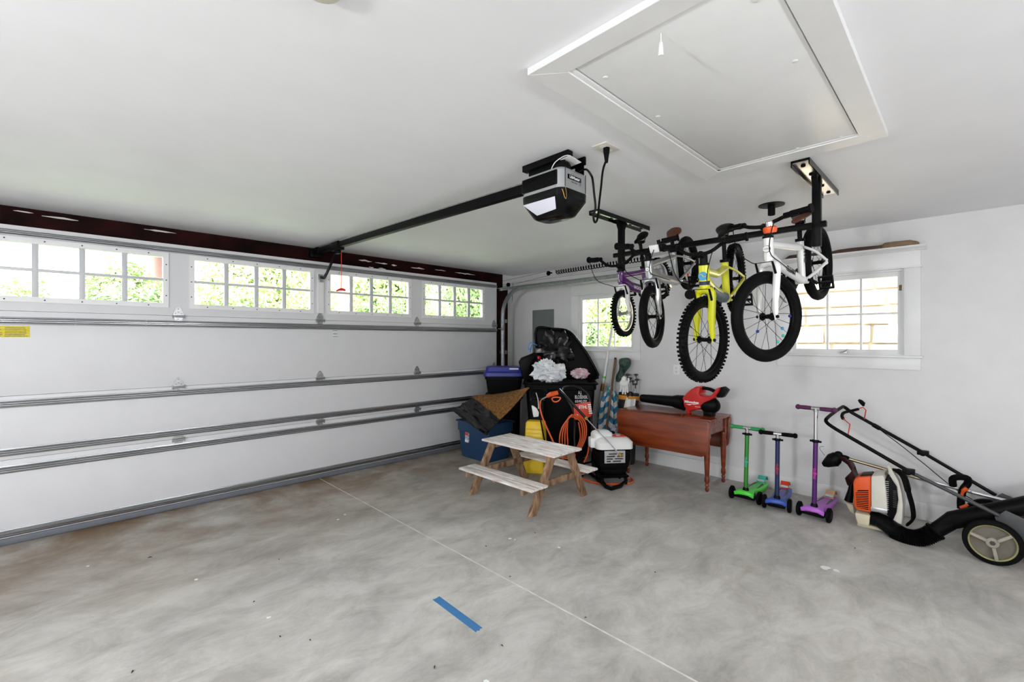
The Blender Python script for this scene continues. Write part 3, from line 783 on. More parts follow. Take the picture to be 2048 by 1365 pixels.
mk('safety_cable', MB().tube([V((4.56, 4.93, 2.262)), V((4.56, 1.97, 2.275))], .0015, 5), 'black_metal', sp)
hc = mk('hanging_cord', MB().tube(smooth_path([onx(1026, 566, 4.93), onx(1022, 640, 4.93), onx(1016, 700, 4.93), onx(1011, 790, 4.93)]), .003, 6), 'black_plastic')
tag(hc, 'thin dark cord hanging down the wall beside the door track', 'cord')
# ================================================================== ceiling bike rack
RX = 3.24
rk = thing('bike_rack', 'black ceiling-mounted bike rack bar on two posts', 'bike rack', (RX, 1.34, ZC))
for y in (2.0, .65):
    pl = mk('mount_plate', MB().bx(RX - .385, RX + .385, y - .045, y + .045, ZC - .012, ZC).bx(RX - .385, RX + .385, y - .045, y - .039, ZC - .034, ZC - .012).bx(RX - .385, RX + .385, y + .039, y + .045, ZC - .034, ZC - .012), 'black_gloss', rk)
    mk('sheen_strip', MB().bx(RX - .38, RX + .38, y - .037, y + .037, ZC - .016, ZC - .0125), 'sheen_steel', pl)  # bright strip added to stand in for the reflection on the plate underside
    for dx in (-.32, -.14, .14, .32): mk('bolt_head', MB().lathe([(.012, 0), (.012, .006), (.007, .009)], (RX + dx, y, ZC - .016), (0, 0, -1), 8), 'black_metal', pl)
    mk('post', MB().bx(RX - .022, RX + .022, y - .022, y + .022, 2.02, ZC - .012), 'black_metal', rk, bevel=.003)
    mk('gusset', MB().prism([(RX - .075, y - .015, ZC - .012), (RX + .075, y - .015, ZC - .012), (RX + .022, y - .015, ZC - .10), (RX - .022, y - .015, ZC - .10)], (0, .03, 0)), 'black_metal', rk)
mk('hanging_bar', MB().bx(RX - .018, RX + .018, .60, 2.07, 2.132, 2.168), 'black_metal', rk, bevel=.004)
# ================================================================== bicycles
def bike(lab, Pr, Pf, R, tw, frame, forkm, rimm, knob, steer, saddle, text1, k, textm='print_white', bar_w=.46, head=.11, sad_up=.10, fat=1.0, rise=.05):
    Pr = V(Pr); Pf = V(Pf)
    root = thing('bicycle', lab, 'bicycle', Pr, 'children\'s bicycles hung on the ceiling rack')
    fx = (Pf - Pr).normalized(); ly = UP.cross(fx).normalized(); uz = fx.cross(ly); wb = (Pf - Pr).length
    root.matrix_world = Matrix(((fx.x, ly.x, uz.x, Pr.x), (fx.y, ly.y, uz.y, Pr.y), (fx.z, ly.z, uz.z, Pr.z), (0, 0, 0, 1)))
    ORG[root.name] = V((0, 0, 0))
    ca, sa = math.cos(math.radians(70)), math.sin(math.radians(70))
    ax = V((-ca, 0, sa)); L1 = R + .055 * k
    hb = V((wb - .03, 0, 0)) + ax * L1; ht_ = hb + ax * head
    rot = Matrix.Translation(hb) @ Matrix.Rotation(math.radians(steer), 4, ax) @ Matrix.Translation(-hb)
    S = lambda p: rot @ V(p)
    bb = V((.36 * wb, 0, -.005)); st = bb + V((-.30, 0, .954)) * (.27 * k)
    sp_ = st + V((-.30, 0, .954)) * sad_up
    tr = (.019 * k + .003) * (1 + (fat - 1) * .5)
    dn = (bb - hb).normalized()
    # frame
    f = MB()
    f.tube([hb - ax * .004, ht_ + ax * .004], tr * 1.25, 14)
    f.tube([hb + ax * .028, hb.lerp(bb, .3) + V((0, 0, .002)), bb], tr * 1.15 * fat, 12)
    q0_, q1_ = ht_ - ax * .028, bb.lerp(st, .80)
    f.tube([q0_, q0_.lerp(q1_, .5) - V((0, 0, .035 if frame == 'yellow_paint' else 0)), q1_], tr * .95, 12)
    f.tube([bb, st], tr * 1.0, 12)
    f.rod(bb + V((0, -.034, 0)), bb + V((0, .034, 0)), .022, 14)
    for s in (-1, 1):
        f.tube(smooth_path([bb + V((-.01, s * .018, 0)), bb * .6 + V((0, s * (tw + .012), .004)), V((.012, s * .056, 0))], 4), .0095 * k + .001, 8)
        f.tube(smooth_path([bb.lerp(st, .82) + V((-.004, s * .012, 0)), bb.lerp(st, .82) * .55 + V((0, s * (tw + .012), .012)), V((.0, s * .056, .008))], 4), .008 * k + .001, 8)
        f.box((0, s * .056, 0), (.034, .006, .03))
    fr = mk('frame', f, frame, root)
    # fork
    f = MB(); crown = hb - ax * .02
    f.tube([S(hb), S(crown)], tr * 1.1, 12)
    wy = tw + .016; ax_f = V((wb, 0, 0)); fl = []
    for s in (-1, 1):
        f.tube([S(p) for p in smooth_path([crown, crown + V((.004, s * wy * .62, -.006)), crown + V((.012, s * wy, -.035)), crown.lerp(ax_f, .6) + V((.004, s * (wy + .004), 0)), ax_f + V((-.004, s * .052, .008))], 4)], [tr * .98] * 9 + [tr * .9] * 4 + [tr * .7] * 3 + [tr * .5], 10)
        f.box(S(ax_f + V((0, s * .052, 0))), (.02, .007, .032))
    fk = mk('fork', f, forkm, root)
    # wheels
    def wheel(nm, c, axis, S_):
        c = S_(c); a = (S_(V((wb, 1, 0))) - S_(V((wb, 0, 0)))).normalized() if S_ is S else V((0, 1, 0))
        pr = [(R - tw + tw * math.cos(t), tw * .95 * math.sin(t)) for t in [2 * PI * i / 10 for i in range(10)]]
        t_ = MB().ring(pr, c, a, 44)
        if knob:
            x, y, d = ortho(a); n = int(2 * PI * R / .026)
            for i in range(n):
                an = 2 * PI * i / n; q = x * math.cos(an) + y * math.sin(an); tg = d.cross(q)
                for h in (-.75, .75):
                    off = tw * h; rr = R - tw + tw * math.sqrt(1 - h * h * .72)
                    t_.box(c + q * (rr + .001) + d * off, (.012, .013, .009), tg, d, q)
                t_.box(c + q * (R + .0015) + d * (tw * .2 * (1 if i % 2 else -1)), (.012, .014, .007), tg, d, q)
        tire = mk(nm, t_, 'rubber', root, smooth=40)
        ri = R - 1.9 * tw
        mk('rim', MB().ring([(ri + .006, -.013), (ri + .006, .013), (ri - .006, .012), (ri - .011, .005), (ri - .011, -.005), (ri - .006, -.012)], c, a, 44), rimm, tire, smooth=40)
        hubm = MB().lathe([(.022, -.034), (.022, -.029), (.012, -.026), (.012, .026), (.022, .029), (.022, .034)], c - a * 0, a, 16).rod(c - a * .066, c + a * .066, .005).lathe([(.009, .058), (.009, .068)], c, a, 6).lathe([(.009, .058), (.009, .068)], c, -a, 6)
        mk('hub', hubm, 'black_metal' if rimm != 'alu' else 'galv', tire)
        x, y, d = ortho(a); sm = MB(); N = 20
        for i in range(N):
            an = 2 * PI * i / N; side = 1 if i % 2 else -1; lead = .9 * (1 if (i // 2) % 2 else -1)
            q1 = x * math.cos(an) + y * math.sin(an); q0 = x * math.cos(an + lead) + y * math.sin(an + lead)
            sm.tube([c + q0 * .020 + d * side * .030, c + q1 * (ri - .008)], .0013, 4)
        o = mk('spokes', sm, 'black_metal' if rimm != 'alu' else 'galv', tire); o['kind'] = 'stuff'
        an = 2.2; q1 = x * math.cos(an) + y * math.sin(an); mk('valve', MB().rod(c + q1 * (ri - .01), c + q1 * (ri - .042), .0032, 6), 'black_plastic', tire)
        return tire, c, a, ri
    Id = lambda p: V(p)
    wf = wheel('front_tire', V((wb, 0, 0)), None, S)
    wr = wheel('rear_tire', V((0, 0, 0)), None, Id)
    # cockpit
    stem_t = ht_ + ax * .07 * k
    mk('stem', MB().tube([S(ht_), S(stem_t)], tr * .95, 12).lathe([(tr * 1.35, 0), (tr * 1.35, .012)], S(ht_ + ax * .002), S(ax) - S(V((0, 0, 0))), 14).tube([S(stem_t - ax * .01), S(stem_t + V((.035, 0, .012)))], tr * .9, 10), 'black_metal', root)
    hc_ = stem_t + V((.04, 0, .014)); w = bar_w / 2
    bp = [hc_ + V((-.055, -w, rise)), hc_ + V((-.03, -w * .62, rise)), hc_ + V((.0, -w * .3, .012)), hc_, hc_ + V((.0, w * .3, .012)), hc_ + V((-.03, w * .62, rise)), hc_ + V((-.055, w, rise))]
    hbar = mk('handlebar', MB().tube([S(p) for p in smooth_path(bp, 5)], .0105, 10), 'black_metal', root)
    for s in (0, -1):
        e = S(bp[s]); i2 = S(bp[1] if s == 0 else bp[-2]); dd = (i2 - e).normalized()
        mk('grip', MB().lathe([(.024, -.006), (.024, .004), (.0165, .008), (.0165, .055), (.018, .09), (.0165, .098)], e, dd, 14), 'rubber', hbar)
        b0 = e + dd * .115; fwd_ = (S(V((1, 0, 0))) - S(V((0, 0, 0))))
        mk('brake_lever', MB().lathe([(.016, -.01), (.016, .012)], b0, dd, 12).tube([b0, b0 + fwd_ * .035, b0 + fwd_ * .045 - dd * .03, b0 + fwd_ * .04 - dd * .085], [.008, .006, .005, .005], 6), 'black_metal', hbar)
    # saddle
    mk('seat_post', MB().tube([st - V((-.30, 0, .954)) * .03, sp_], .0135, 12).lathe([(tr * 1.3, -.012), (tr * 1.3, .006)], st, (-.3, 0, .954), 14), 'black_metal', root)
    sl = []; B = sp_ + V((-.02, 0, .012))
    for x, hw, z0, z1 in [(-.105, .02, .02, .045), (-.10, .055, .008, .052), (-.06, .066, .0, .052), (-.01, .05, .002, .042), (.05, .026, .006, .038), (.105, .019, .008, .036), (.125, .010, .014, .03)]:
        x *= k * .95; hw *= k
        sl.append([B + V((x, hw * math.cos(t), (z0 + z1) / 2 + (z1 - z0) / 2 * math.sin(t))) for t in [2 * PI * i / 12 for i in range(12)]])
    sad = mk('saddle', MB().loft(sl), saddle, root, smooth=60)
    mk('saddle_rail', MB().tube([B + V((-.07, .02, .012)), B + V((0, .02, -.012)), B + V((.08, .008, .012))], .0035, 6).tube([B + V((-.07, -.02, .012)), B + V((0, -.02, -.012)), B + V((.08, -.008, .012))], .0035, 6).box(B + V((0, 0, -.012)), (.03, .05, .016)), 'black_metal', sad)
    # drive train
    cr = .10 * k; ch = MB().lathe([(.055 * k, .038), (.055 * k, .042), (.02, .044)], bb, (0, -1, 0), 24)
    for s, dx in ((-1, 1), (1, -1)):
        ch.bar(bb + V((0, s * .048, 0)), bb + V((dx * cr * .8, s * .055, dx * cr * .55)), .008, .02)
    ch.rod(bb + V((0, -.052, 0)), bb + V((0, .052, 0)), .009)
    ck = mk('crankset', ch, 'black_metal' if frame != 'silver_paint' else 'alu', root, bevel=.001)
    for s, dx in ((-1, 1), (1, -1)):
        pc2 = bb + V((dx * cr * .8, s * .105, dx * cr * .55))
        pm_ = plate_holes(MB(), [-.042, -.032, -.006, .006, .032, .042], [-.04, -.03, .03, .04], lambda i, j: not (i in (1, 3) and j == 1), lambda u, v, w: pc2 + V((-.009 + w, v, u)), .018)
        pm_.rod(pc2 - V((0, s * .052, 0)), pc2, .006)
        mk('pedal', pm_, 'black_plastic', ck, smooth=0)
    cg = []
    for t in range(13): a_ = PI / 2 + PI * t / 12; cg.append(V((math.cos(a_) * .03, 0, math.sin(a_) * .03)))
    for t in range(13): a_ = -PI / 2 + PI * t / 12; cg.append(bb + V((math.cos(a_) * .06 * k, 0, math.sin(a_) * .06 * k)))
    mk('chain_guard', MB().prism([p + V((0, -.045, 0)) for p in cg], (0, -.008, 0)), 'black_plastic', root, smooth=30)
    # brakes and cables
    bk = MB()
    cb_ = crown + V((.035, 0, -.012))
    for s in (-1, 1): bk.tube([S(cb_ + V((0, s * (wy + .006), .03))), S(cb_ + V((.004, s * (wy + .008), -.04)))], [.006, .007], 6).box(S(cb_ + V((-.01, s * (tw * .7), -.055))), (.035, .012, .012))
    bk.tube([S(cb_ + V((0, -wy - .01, .03))), S(cb_ + V((0, wy + .006, .03)))], .002, 5)
    mk('front_brake', bk, 'black_metal', root)
    b0 = S(bp[1] * .5 + bp[0] * .5 + V((.03, 0, 0)))
    mk('brake_cable', MB().tube(smooth_path([b0, b0 + V((.07, .03, .0)), b0.lerp(S(cb_), .5) + V((.10, -.02, .01)), S(cb_ + V((.02, -wy - .02, .05))), S(cb_ + V((0, -wy - .01, .03)))], 5), .0025, 6), 'black_plastic', root)
    b1 = S(bp[-3] * .35 + bp[-2] * .65 + V((.012, 0, 0)))
    mk('gear_cable', MB().tube(smooth_path([b1, b1 + V((.045, -.03, -.01)), hb + V((.05, .03, .06)), hb.lerp(bb, .2) + V((0, .03, .0)), hb.lerp(bb, .6) + V((0, tr + .006, -.01))], 5), .0025, 6), 'black_plastic', root)
    # lettering along both flanks of the down tube
    mid = hb.lerp(bb, .5) + V((0, 0, -.004)); nn = V((-dn.z, 0, dn.x)); nn = nn if nn.z > 0 else -nn
    if text1:
        text('frame_lettering', text1, (.072 if fat > 1.4 else .045) * k, mid + V((0, tr * 1.15 * fat + .0015, 0)), dn, nn, textm, fr, .0006, bold=.0008)
    return dict(root=root, S=S, hb=hb, ht=ht_, ax=ax, bb=bb, st=st, tr=tr, fr=fr, fk=fk, wf=wf, wr=wr, dn=dn, nn=nn, wb=wb, hc=hc_, crown=crown, stem=stem_t)
b1 = bike('small purple bicycle with white fork and knobbly tires nearest the garage door', (3.565, 1.845, 1.968), (3.055, 1.871, 1.658), .175, .021, 'purple_paint', 'white_paint', 'alu', True, 8, 'black_plastic', 'woom', .74, bar_w=.50, head=.09, sad_up=.19, fat=1.45, rise=.06)
b2 = bike('silver bicycle with brown saddle between the purple and yellow bicycles', (3.47, 1.551, 2.054), (2.79, 1.49, 1.61), .21, .029, 'silver_paint', 'silver_paint', 'black_metal', False, 5, 'saddle_brown', '', .84, bar_w=.40, head=.10, sad_up=.07, fat=1.25)
b3 = bike('yellow bicycle with teal down tube and knobbly black tires', (3.50, 1.205, 1.905), (2.69, 1.094, 1.456), .25, .026, 'yellow_paint', 'yellow_paint', 'black_metal', True, -15, 'black_plastic', '', .95, bar_w=.5, head=.12, sad_up=.15, fat=1.25)
b4 = bike('white bicycle with orange head lamp and wide smooth tires', (3.61, .722, 1.976), (2.80, .787, 1.585), .255, .031, 'white_paint', 'white_paint', 'black_metal', False, -20, 'saddle_brown', 'CLEARY', .95, textm='print_dark', bar_w=.5, head=.115, sad_up=.10, fat=1.0, rise=.025)
# bicycle badges and small fittings
def head_disc(b, r, m_, z=.5, name='head_badge'):
    c = b['hb'].lerp(b['ht'], z); S = b['S']; d = V((SA := b['ax'].z, 0, -b['ax'].x))
    return mk(name, MB().lathe([(r, 0), (r, .003)], c + d * (b['tr'] * 1.25 - .001), d, 20), m_, b['fr']), c + d * (b['tr'] * 1.25 + .0025), d
bd, c, d = head_disc(b3, .026, 'print_blue')
mk('badge_swirl', MB().tube(smooth_path([c + V((0, -.022, .0)) + b3['ax'] * .006, c + V((0, -.008, 0)) + b3['ax'] * .010, c + V((0, .006, 0)) - b3['ax'] * .004, c + V((0, .022, 0)) + b3['ax'] * .002], 4), [.002] + [.005] * 10 + [.002] * 2, 6, flat=.4), 'yellow_paint', bd)
bd, c, d = head_disc(b4, .020, 'print_dark'); mk('badge_face', MB().lathe([(.018, 0), (.018, .002)], c - d * .0005, d, 20), 'white_paint', bd)
text('badge_text', 'CLEARY', .008, c + d * .0018, (0, 1, 0), b4['ax'], 'print_dark', bd, .0003)
bd, c, d = head_disc(b2, .016, 'print_dark'); mk('badge_face', MB().lathe([(.013, 0), (.013, .002)], c - d * .0005, d, 20), 'white_paint', bd)
text('badge_letter', 'e', .016, c + d * .0016, (0, 1, 0), b2['ax'], 'print_dark', bd, .0003)
text('head_lettering', 'woom', .022, b1['hb'].lerp(b1['ht'], .5) + V((.94, 0, .342)) * (b1['tr'] * 1.25 + .001), -b1['ax'], (0, 1, 0), 'print_white', b1['fr'], .0004)
text('seat_tube_lettering', 'OWL', .045, b4['bb'].lerp(b4['st'], .62) + V((0, b4['tr'] + .0012, 0)), (b4['st'] - b4['bb']).normalized(), V((-.954, 0, -.30)), 'print_dark', b4['fr'], .0005, bold=.0006)
q0 = b3['hb'].lerp(b3['bb'], .16); q1 = b3['hb'].lerp(b3['bb'], .86)
mk('down_tube_decal', MB().tube([q0 - V((0, 0, .006)), b3['hb'].lerp(b3['bb'], .35) - V((0, 0, .012)), q1 - V((0, 0, .004))], b3['tr'] * 1.15 * 1.25 + .0022, 12), 'teal_dark', b3['fr'], label='dark teal panel on the down tube')
mk('down_tube_stripe', MB().bar(q0 + V((0, b3['tr'] * .55, b3['tr'] * .95)), q1 + V((0, b3['tr'] * .55, b3['tr'] * 1.05)), .008, .012), 'print_white', b3['fr'])
c = b3['hb'] + b3['ax'] * .008; mk('head_band', MB().tube([c, c + b3['ax'] * .022], b3['tr'] * 1.25 + .001, 14), 'navy', b3['fr'])
for i in range(8):
    t = .2 + .055 * i; p = b3['S'](b3['crown'].lerp(V((b3['wb'], 0, 0)), t) + V((.014, .046, 0)))
    mk('fork_mark', MB().box(p, (.006, .016, .008)), 'print_dark', b3['fk'])
S4 = b4['S']; c = S4(b4['stem'] + V((.062, .06, -.012)))
lampo = mk('head_lamp', MB().lathe([(.030, -.012), (.034, 0), (.034, .016), (.024, .022)], c, (-.3, 0, 1), 20), 'orange_light', b4['root'])
mk('lamp_cap', MB().lathe([(.02, .022), (.02, .045), (.016, .05)], c, (-.3, 0, 1), 16), 'alu', lampo)
tire, c, a, ri = b4['wf']; x, y, d = ortho(a)
for an, rr, m_ in [(3.5, .6, 'blue_lid'), (5.9, .8, 'blue_lid'), (5.3, .62, 'print_blue'), (4.75, .8, 'print_teal'), (5.1, .78, 'print_teal'), (.6, .6, 'yellow_paint')]:
    q = x * math.cos(an) + y * math.sin(an); mk('spoke_bead', MB().ell(c + q * (ri * rr) + d * .012, (.009, .009, .009), 8, 6), m_, tire)
S3 = b3['S']
mk('front_reflector', MB().lathe([(.03, 0), (.026, .012)], S3(b3['crown'] + V((.05, -.07, -.005))), (1, 0, .1), 18), 'black_plastic', b3['root'])
mk('white_reflector', MB().box(b2['S'](b2['hc'] + V((.03, .07, .03))), (.012, .06, .05)), 'white_plastic', b2['root'], bevel=.003)
tire, c, a, ri = b3['wf']; x, y, d = ortho(a); mk('wheel_reflector', MB().tube([c + x * .03 + d * .012 - y * .02, c + x * (ri * .65) + d * .012 - y * .05], .008, 6, flat=.4), 'white_plastic', tire)
tire, c, a, ri = b4['wf']; x, y, d = ortho(a); mk('wheel_reflector', MB().tube([c + y * .09 + x * .12, c + y * .02 + x * .16], .009, 6, flat=.4), 'alu', tire)
tire, c, a, ri = b2['wr']; mk('wheel_reflector', MB().box(c + V((.10, .02, -.06)), (.012, .01, .07)), 'orange_light', tire, bevel=.002)
# ================================================================== kick scooters
def scooter(lab, wl, wr, hbw, htop, zcol, hl, deckm, tubem, gripm, badge, words, wordm, upper, brakem):
    """wl, wr: floor points under the two front wheels; faces the camera, tail at the wall"""
    wl = V(wl); wr = V(wr); c = (wl + wr) / 2; c.z = 0
    sd_ = (wr - wl).normalized(); bk_ = V((-sd_.y, sd_.x, 0)); bk_ = bk_ if bk_.x > 0 else -bk_      # bk_: toward the wall
    t = thing('kick_scooter', lab, 'scooter', c, 'kick scooters parked along the wall')
    q = lambda a, b, z: c + sd_ * a + bk_ * b + V((0, 0, z))
    ra_ = .058; hw = (wr - wl).length / 2 + .004
    for s in (-1, 1):
        w_ = mk('front_wheel', MB().lathe([(.03, -.014), (.05, -.013), (ra_, -.008), (ra_, .008), (.05, .013), (.03, .014)], q(s * hw, 0, ra_), sd_, 26), 'rubber', t)
        mk('wheel_hub', MB().lathe([(.028, -.0155), (.028, .0155)], q(s * hw, 0, ra_), sd_, 16), 'black_plastic', w_)
    mk('rear_wheel', MB().lathe([(.02, -.018), (.036, -.016), (.040, -.01), (.040, .01), (.036, .016), (.02, .018)], q(0, .45, .040), sd_, 22), 'rubber', t)
    mk('axle_housing', MB().rod(q(-hw, 0, ra_), q(hw, 0, ra_), .010, 8).loft([[q(a * x, b, z) for a, b in ((-1, -.03), (1, -.03), (1, .05), (-1, .05))] for x, z in ((hw - .03, .03), (hw - .022, .05), (.05, .085))]), 'black_plastic', t, bevel=.004)
    # deck: swept front yoke then a long board
    top = [(-.085, -.045, .082), (-.04, -.052, .098), (.04, -.052, .098), (.085, -.045, .082), (.062, .03, .088), (.048, .09, .078), (.062, .18, .072), (.066, .34, .072), (.052, .44, .078), (0, .475, .08), (-.052, .44, .078), (-.066, .34, .072), (-.062, .18, .072), (-.048, .09, .078), (-.062, .03, .088)]
    mk('deck', MB().loft([[q(a * .94, b * .98, z - .028) for a, b, z in top], [q(a, b, z) for a, b, z in top], [q(a * .86, b * .96 + .004, z + .008) for a, b, z in top]]), deckm, t, smooth=50)
    mk('grip_pad', MB().prism([q(a, b, .0845) for a, b in ((-.03, .13), (.03, .13), (.044, .2), (.044, .33), (.03, .36), (-.03, .36), (-.044, .33), (-.044, .2))], (0, 0, .0015)), 'grip_pad', t)
    mk('brake', MB().loft([[q(a, b, z) for a, b in ((-.032, 0), (.032, 0))] + [q(a, b, z + .006) for a, b in ((.032, 0), (-.032, 0))] for b, z in ((.0, 0),)] if False else [[q(-.034, b, z), q(.034, b, z), q(.034, b, z + .008), q(-.034, b, z + .008)] for b, z in ((.375, .085), (.40, .105), (.43, .135), (.47, .125), (.49, .095))]), brakem, t, smooth=40)
    mk('brake_plate', MB().loft([[q(-.03, b, z), q(.03, b, z), q(.03, b, z + .004), q(-.03, b, z + .004)] for b, z in ((.372, .096), (.386, .104), (.395, .110))]), 'chrome', t, smooth=40)
    lean = V((0, 0, 0))
    b0 = q(0, .005, .085); col_top = q(0, .04, zcol); tt = q(0, .04 + .02 * (htop - zcol), htop)
    mk('steering_base', MB().lathe([(.028, 0), (.026, .02), (.021, .04)], b0, (col_top - b0), 16), 'black_plastic', t)
    cl = mk('column', MB().rod(b0 + (col_top - b0) * .04, col_top, .0175, 16), tubem, t)
    mk('clamp', MB().lathe([(.025, -.010), (.025, .012)], col_top, (col_top - b0), 16).box(col_top + sd_ * .026, (.03, .014, .016), sd_, bk_).box(col_top - sd_ * .026, (.03, .014, .016), sd_, bk_), 'black_plastic', t, bevel=.002)
    mk('upper_tube', MB().rod(col_top, tt, .0145, 14), upper, t)
    mk('tee', MB().rod(tt - sd_ * .03, tt + sd_ * .03, .0165, 14).lathe([(.0165, -.025), (.0175, 0)], tt, (0, 0, 1), 14), 'alu', t)
    for s in (-1, 1):
        g_ = mk('grip', MB().lathe([(.0145, .028), (.0165, .04), (.0175, .08), (.0165, hl - .024)], tt, sd_ * s, 14), gripm, t)
        mk('grip_end', MB().lathe([(.012, hl - .030), (.021, hl - .024), (.022, hl - .012), (.014, hl)], tt, sd_ * s, 14), badge, g_)
    ax_ = (col_top - b0).normalized(); fr_ = -bk_
    mid = b0.lerp(col_top, .52) + fr_ * .0178
    text('column_lettering', words, .038, mid, ax_, ax_.cross(fr_) * -1 if False else fr_.cross(ax_), wordm, cl, .0003, bold=.0006)
    mk('column_ring', MB().lathe([(.0182, -.006), (.0182, .006)], mid - fr_ * .0178 + ax_ * .0, ax_, 16), wordm, cl)
    return t
scooter('green kick scooter with green grips next to the drop-leaf table', onz(1465, 997, 0), onz(1518, 1010, 0), .28, .655, .60, .145, 'green_deck', 'green_tube', 'green_grip', 'green_grip', 'micro', 'print_teal', 'alu', 'print_teal')
scooter('blue kick scooter with black grips between the green and purple scooters', onz(1530, 1016, 0), onz(1578, 1026, 0), .28, .645, .595, .145, 'blue_deck', 'navy_tube', 'rubber', 'rubber', 'micro', 'print_red', 'alu', 'red_panel')
scooter('purple kick scooter with tall silver upper tube and dark purple grips', onz(1600, 1031, 0), onz(1657, 1046, 0), .28, .893, .625, .145, 'purple_deck', 'purple_tube', 'purple_grip', 'purple_grip', 'micro', 'print_pink', 'chrome', 'tan_food')
# ================================================================== drop-leaf table
tb = thing('drop_leaf_table', 'reddish brown wooden drop-leaf table with turned legs against the wall', 'table', (4.58, 2.22, 0))
tz1 = .695; ty0, ty1 = 1.715, 2.722; tx0, tx1 = 4.335, 4.845
mk('table_top', MB().bx(tx0, tx1, ty0, ty1, tz1 - .02, tz1), 'cherry', tb, bevel=.003)
def leaf(x):
    pts = []; r = .075
    for cy, cz, a0 in ((ty0 + .02 + r, .34 + r, 180), (ty1 - .02 - r, .34 + r, 270)):
        for i in range(7):
            a = math.radians(a0 + 15 * i); pts.append((x, cy + r * math.cos(a), cz + r * math.sin(a)))
    for cy, a0 in ((ty1 - .05, 0), (ty0 + .05, 90)):
        for i in range(5):
            a = math.radians(a0 + 22.5 * i); pts.append((x, cy + .05 * math.cos(a), tz1 - .055 + .05 * math.sin(a)))
    return pts
mk('drop_leaf', MB().prism(leaf(tx0 - .004), (-.018, 0, 0)), 'cherry', tb, bevel=.003)
mk('drop_leaf', MB().prism(leaf(tx1 + .004), (.018, 0, 0)), 'cherry', tb, bevel=.003)
for a in ((tx0 + .05, tx1 - .05, ty0 + .04, ty0 + .06), (tx0 + .05, tx1 - .05, ty1 - .06, ty1 - .04), (tx0 + .04, tx0 + .06, ty0 + .06, ty1 - .06), (tx1 - .06, tx1 - .04, ty0 + .06, ty1 - .06)):
    mk('apron', MB().bx(*a, .54, tz1 - .02), 'cherry', tb)
lp_ = [(.011, 0), (.018, .012), (.020, .03), (.013, .042), (.020, .06), (.014, .075), (.024, .10), (.022, .13), (.017, .15), (.021, .17), (.026, .30), (.029, .42), (.024, .47), (.031, .50), (.024, .52)]
for x in (tx0 + .05, tx1 - .05):
    for y in (ty0 + .055, ty1 - .10):
        mk('leg', MB().lathe(lp_, (x, y, 0), (0, 0, 1), 18).bx(x - .027, x + .027, y - .027, y + .027, .515, tz1 - .02), 'cherry', tb)
# ================================================================== red leaf blower on the table
lb = thing('cordless_leaf_blower', 'red and black cordless leaf blower lying on the drop-leaf table', 'leaf blower', (4.60, 2.0, tz1))
BX = 4.60
def bp_(u, v, x=BX): return onx(u, v, x)
def tr_(pts, x, t): return MB().prism([bp_(u, v, x) for u, v in pts], (t, 0, 0))
body = [(1364, 797), (1372, 787), (1380, 780), (1391, 774), (1399, 774), (1399, 781), (1397, 789), (1402, 793), (1417, 793), (1421, 792), (1432, 778), (1439, 775), (1437, 783), (1427, 797), (1422, 800), (1402, 811), (1400, 817), (1396, 821), (1385, 821), (1379, 825), (1373, 822), (1368, 813)]
mk('body', tr_(body, BX - .075, .15), 'red_plastic', lb, bevel=.012, seg=3)
mk('nozzle_tube', MB().tube([bp_(1283, 797), bp_(1286, 797), bp_(1345, 803), bp_(1354, 804), bp_(1366, 806)], [.040, .044, .058, .072, .078], 20), 'black_plastic', lb)
mk('nozzle_collar', MB().tube([bp_(1356, 804), bp_(1370, 807)], [.070, .080], 20), 'black_plastic', lb)
mk('handle', MB().tube(smooth_path([bp_(1397, 778), bp_(1408, 777), bp_(1420, 779), bp_(1431, 784)], 5), .017, 10), 'black_plastic', lb)
mk('trigger', MB().box(bp_(1408, 783), (.02, .03, .02)), 'red_plastic', lb, bevel=.004)
mk('fan_housing', MB().ell(bp_(1420, 811), (.085, .10, .085), 18, 12), 'black_plastic', lb)
mk('foot', MB().bx(BX - .05, BX + .05, bp_(1428, 830).y, bp_(1410, 830).y, tz1 + .0005, tz1 + .05), 'black_plastic', lb, bevel=.006)
mk('front_foot', MB().bx(BX - .03, BX + .03, bp_(1379, 824).y - .012, bp_(1379, 824).y + .02, tz1 + .0005, tz1 + .03), 'red_plastic', lb, bevel=.004)
mk('battery', tr_([(1437, 776), (1446, 774), (1455, 781), (1445, 796), (1435, 796), (1429, 791)], BX - .04, .08), 'black_plastic', lb, bevel=.006)
lc = bp_(1383, 805, BX - .0765)
text('brand_lettering', 'Milwaukee', .034, lc, (0, -1, 0), V((0, .0, 1)), 'print_white', lb, .0008, bold=.0012)
mk('lightning_underline', MB().prism([lc + V((0, .06, -.026)), lc + V((0, -.075, -.012)), lc + V((0, -.02, -.024)), lc + V((0, -.01, -.020)), lc + V((0, .02, -.033))], (-.001, 0, 0)), 'print_white', lb, smooth=0)
text('model_lettering', 'M18 FUEL', .014, lc + V((0, -.065, -.042)), (0, -1, 0), (0, 0, 1), 'print_white', lb, .0006)
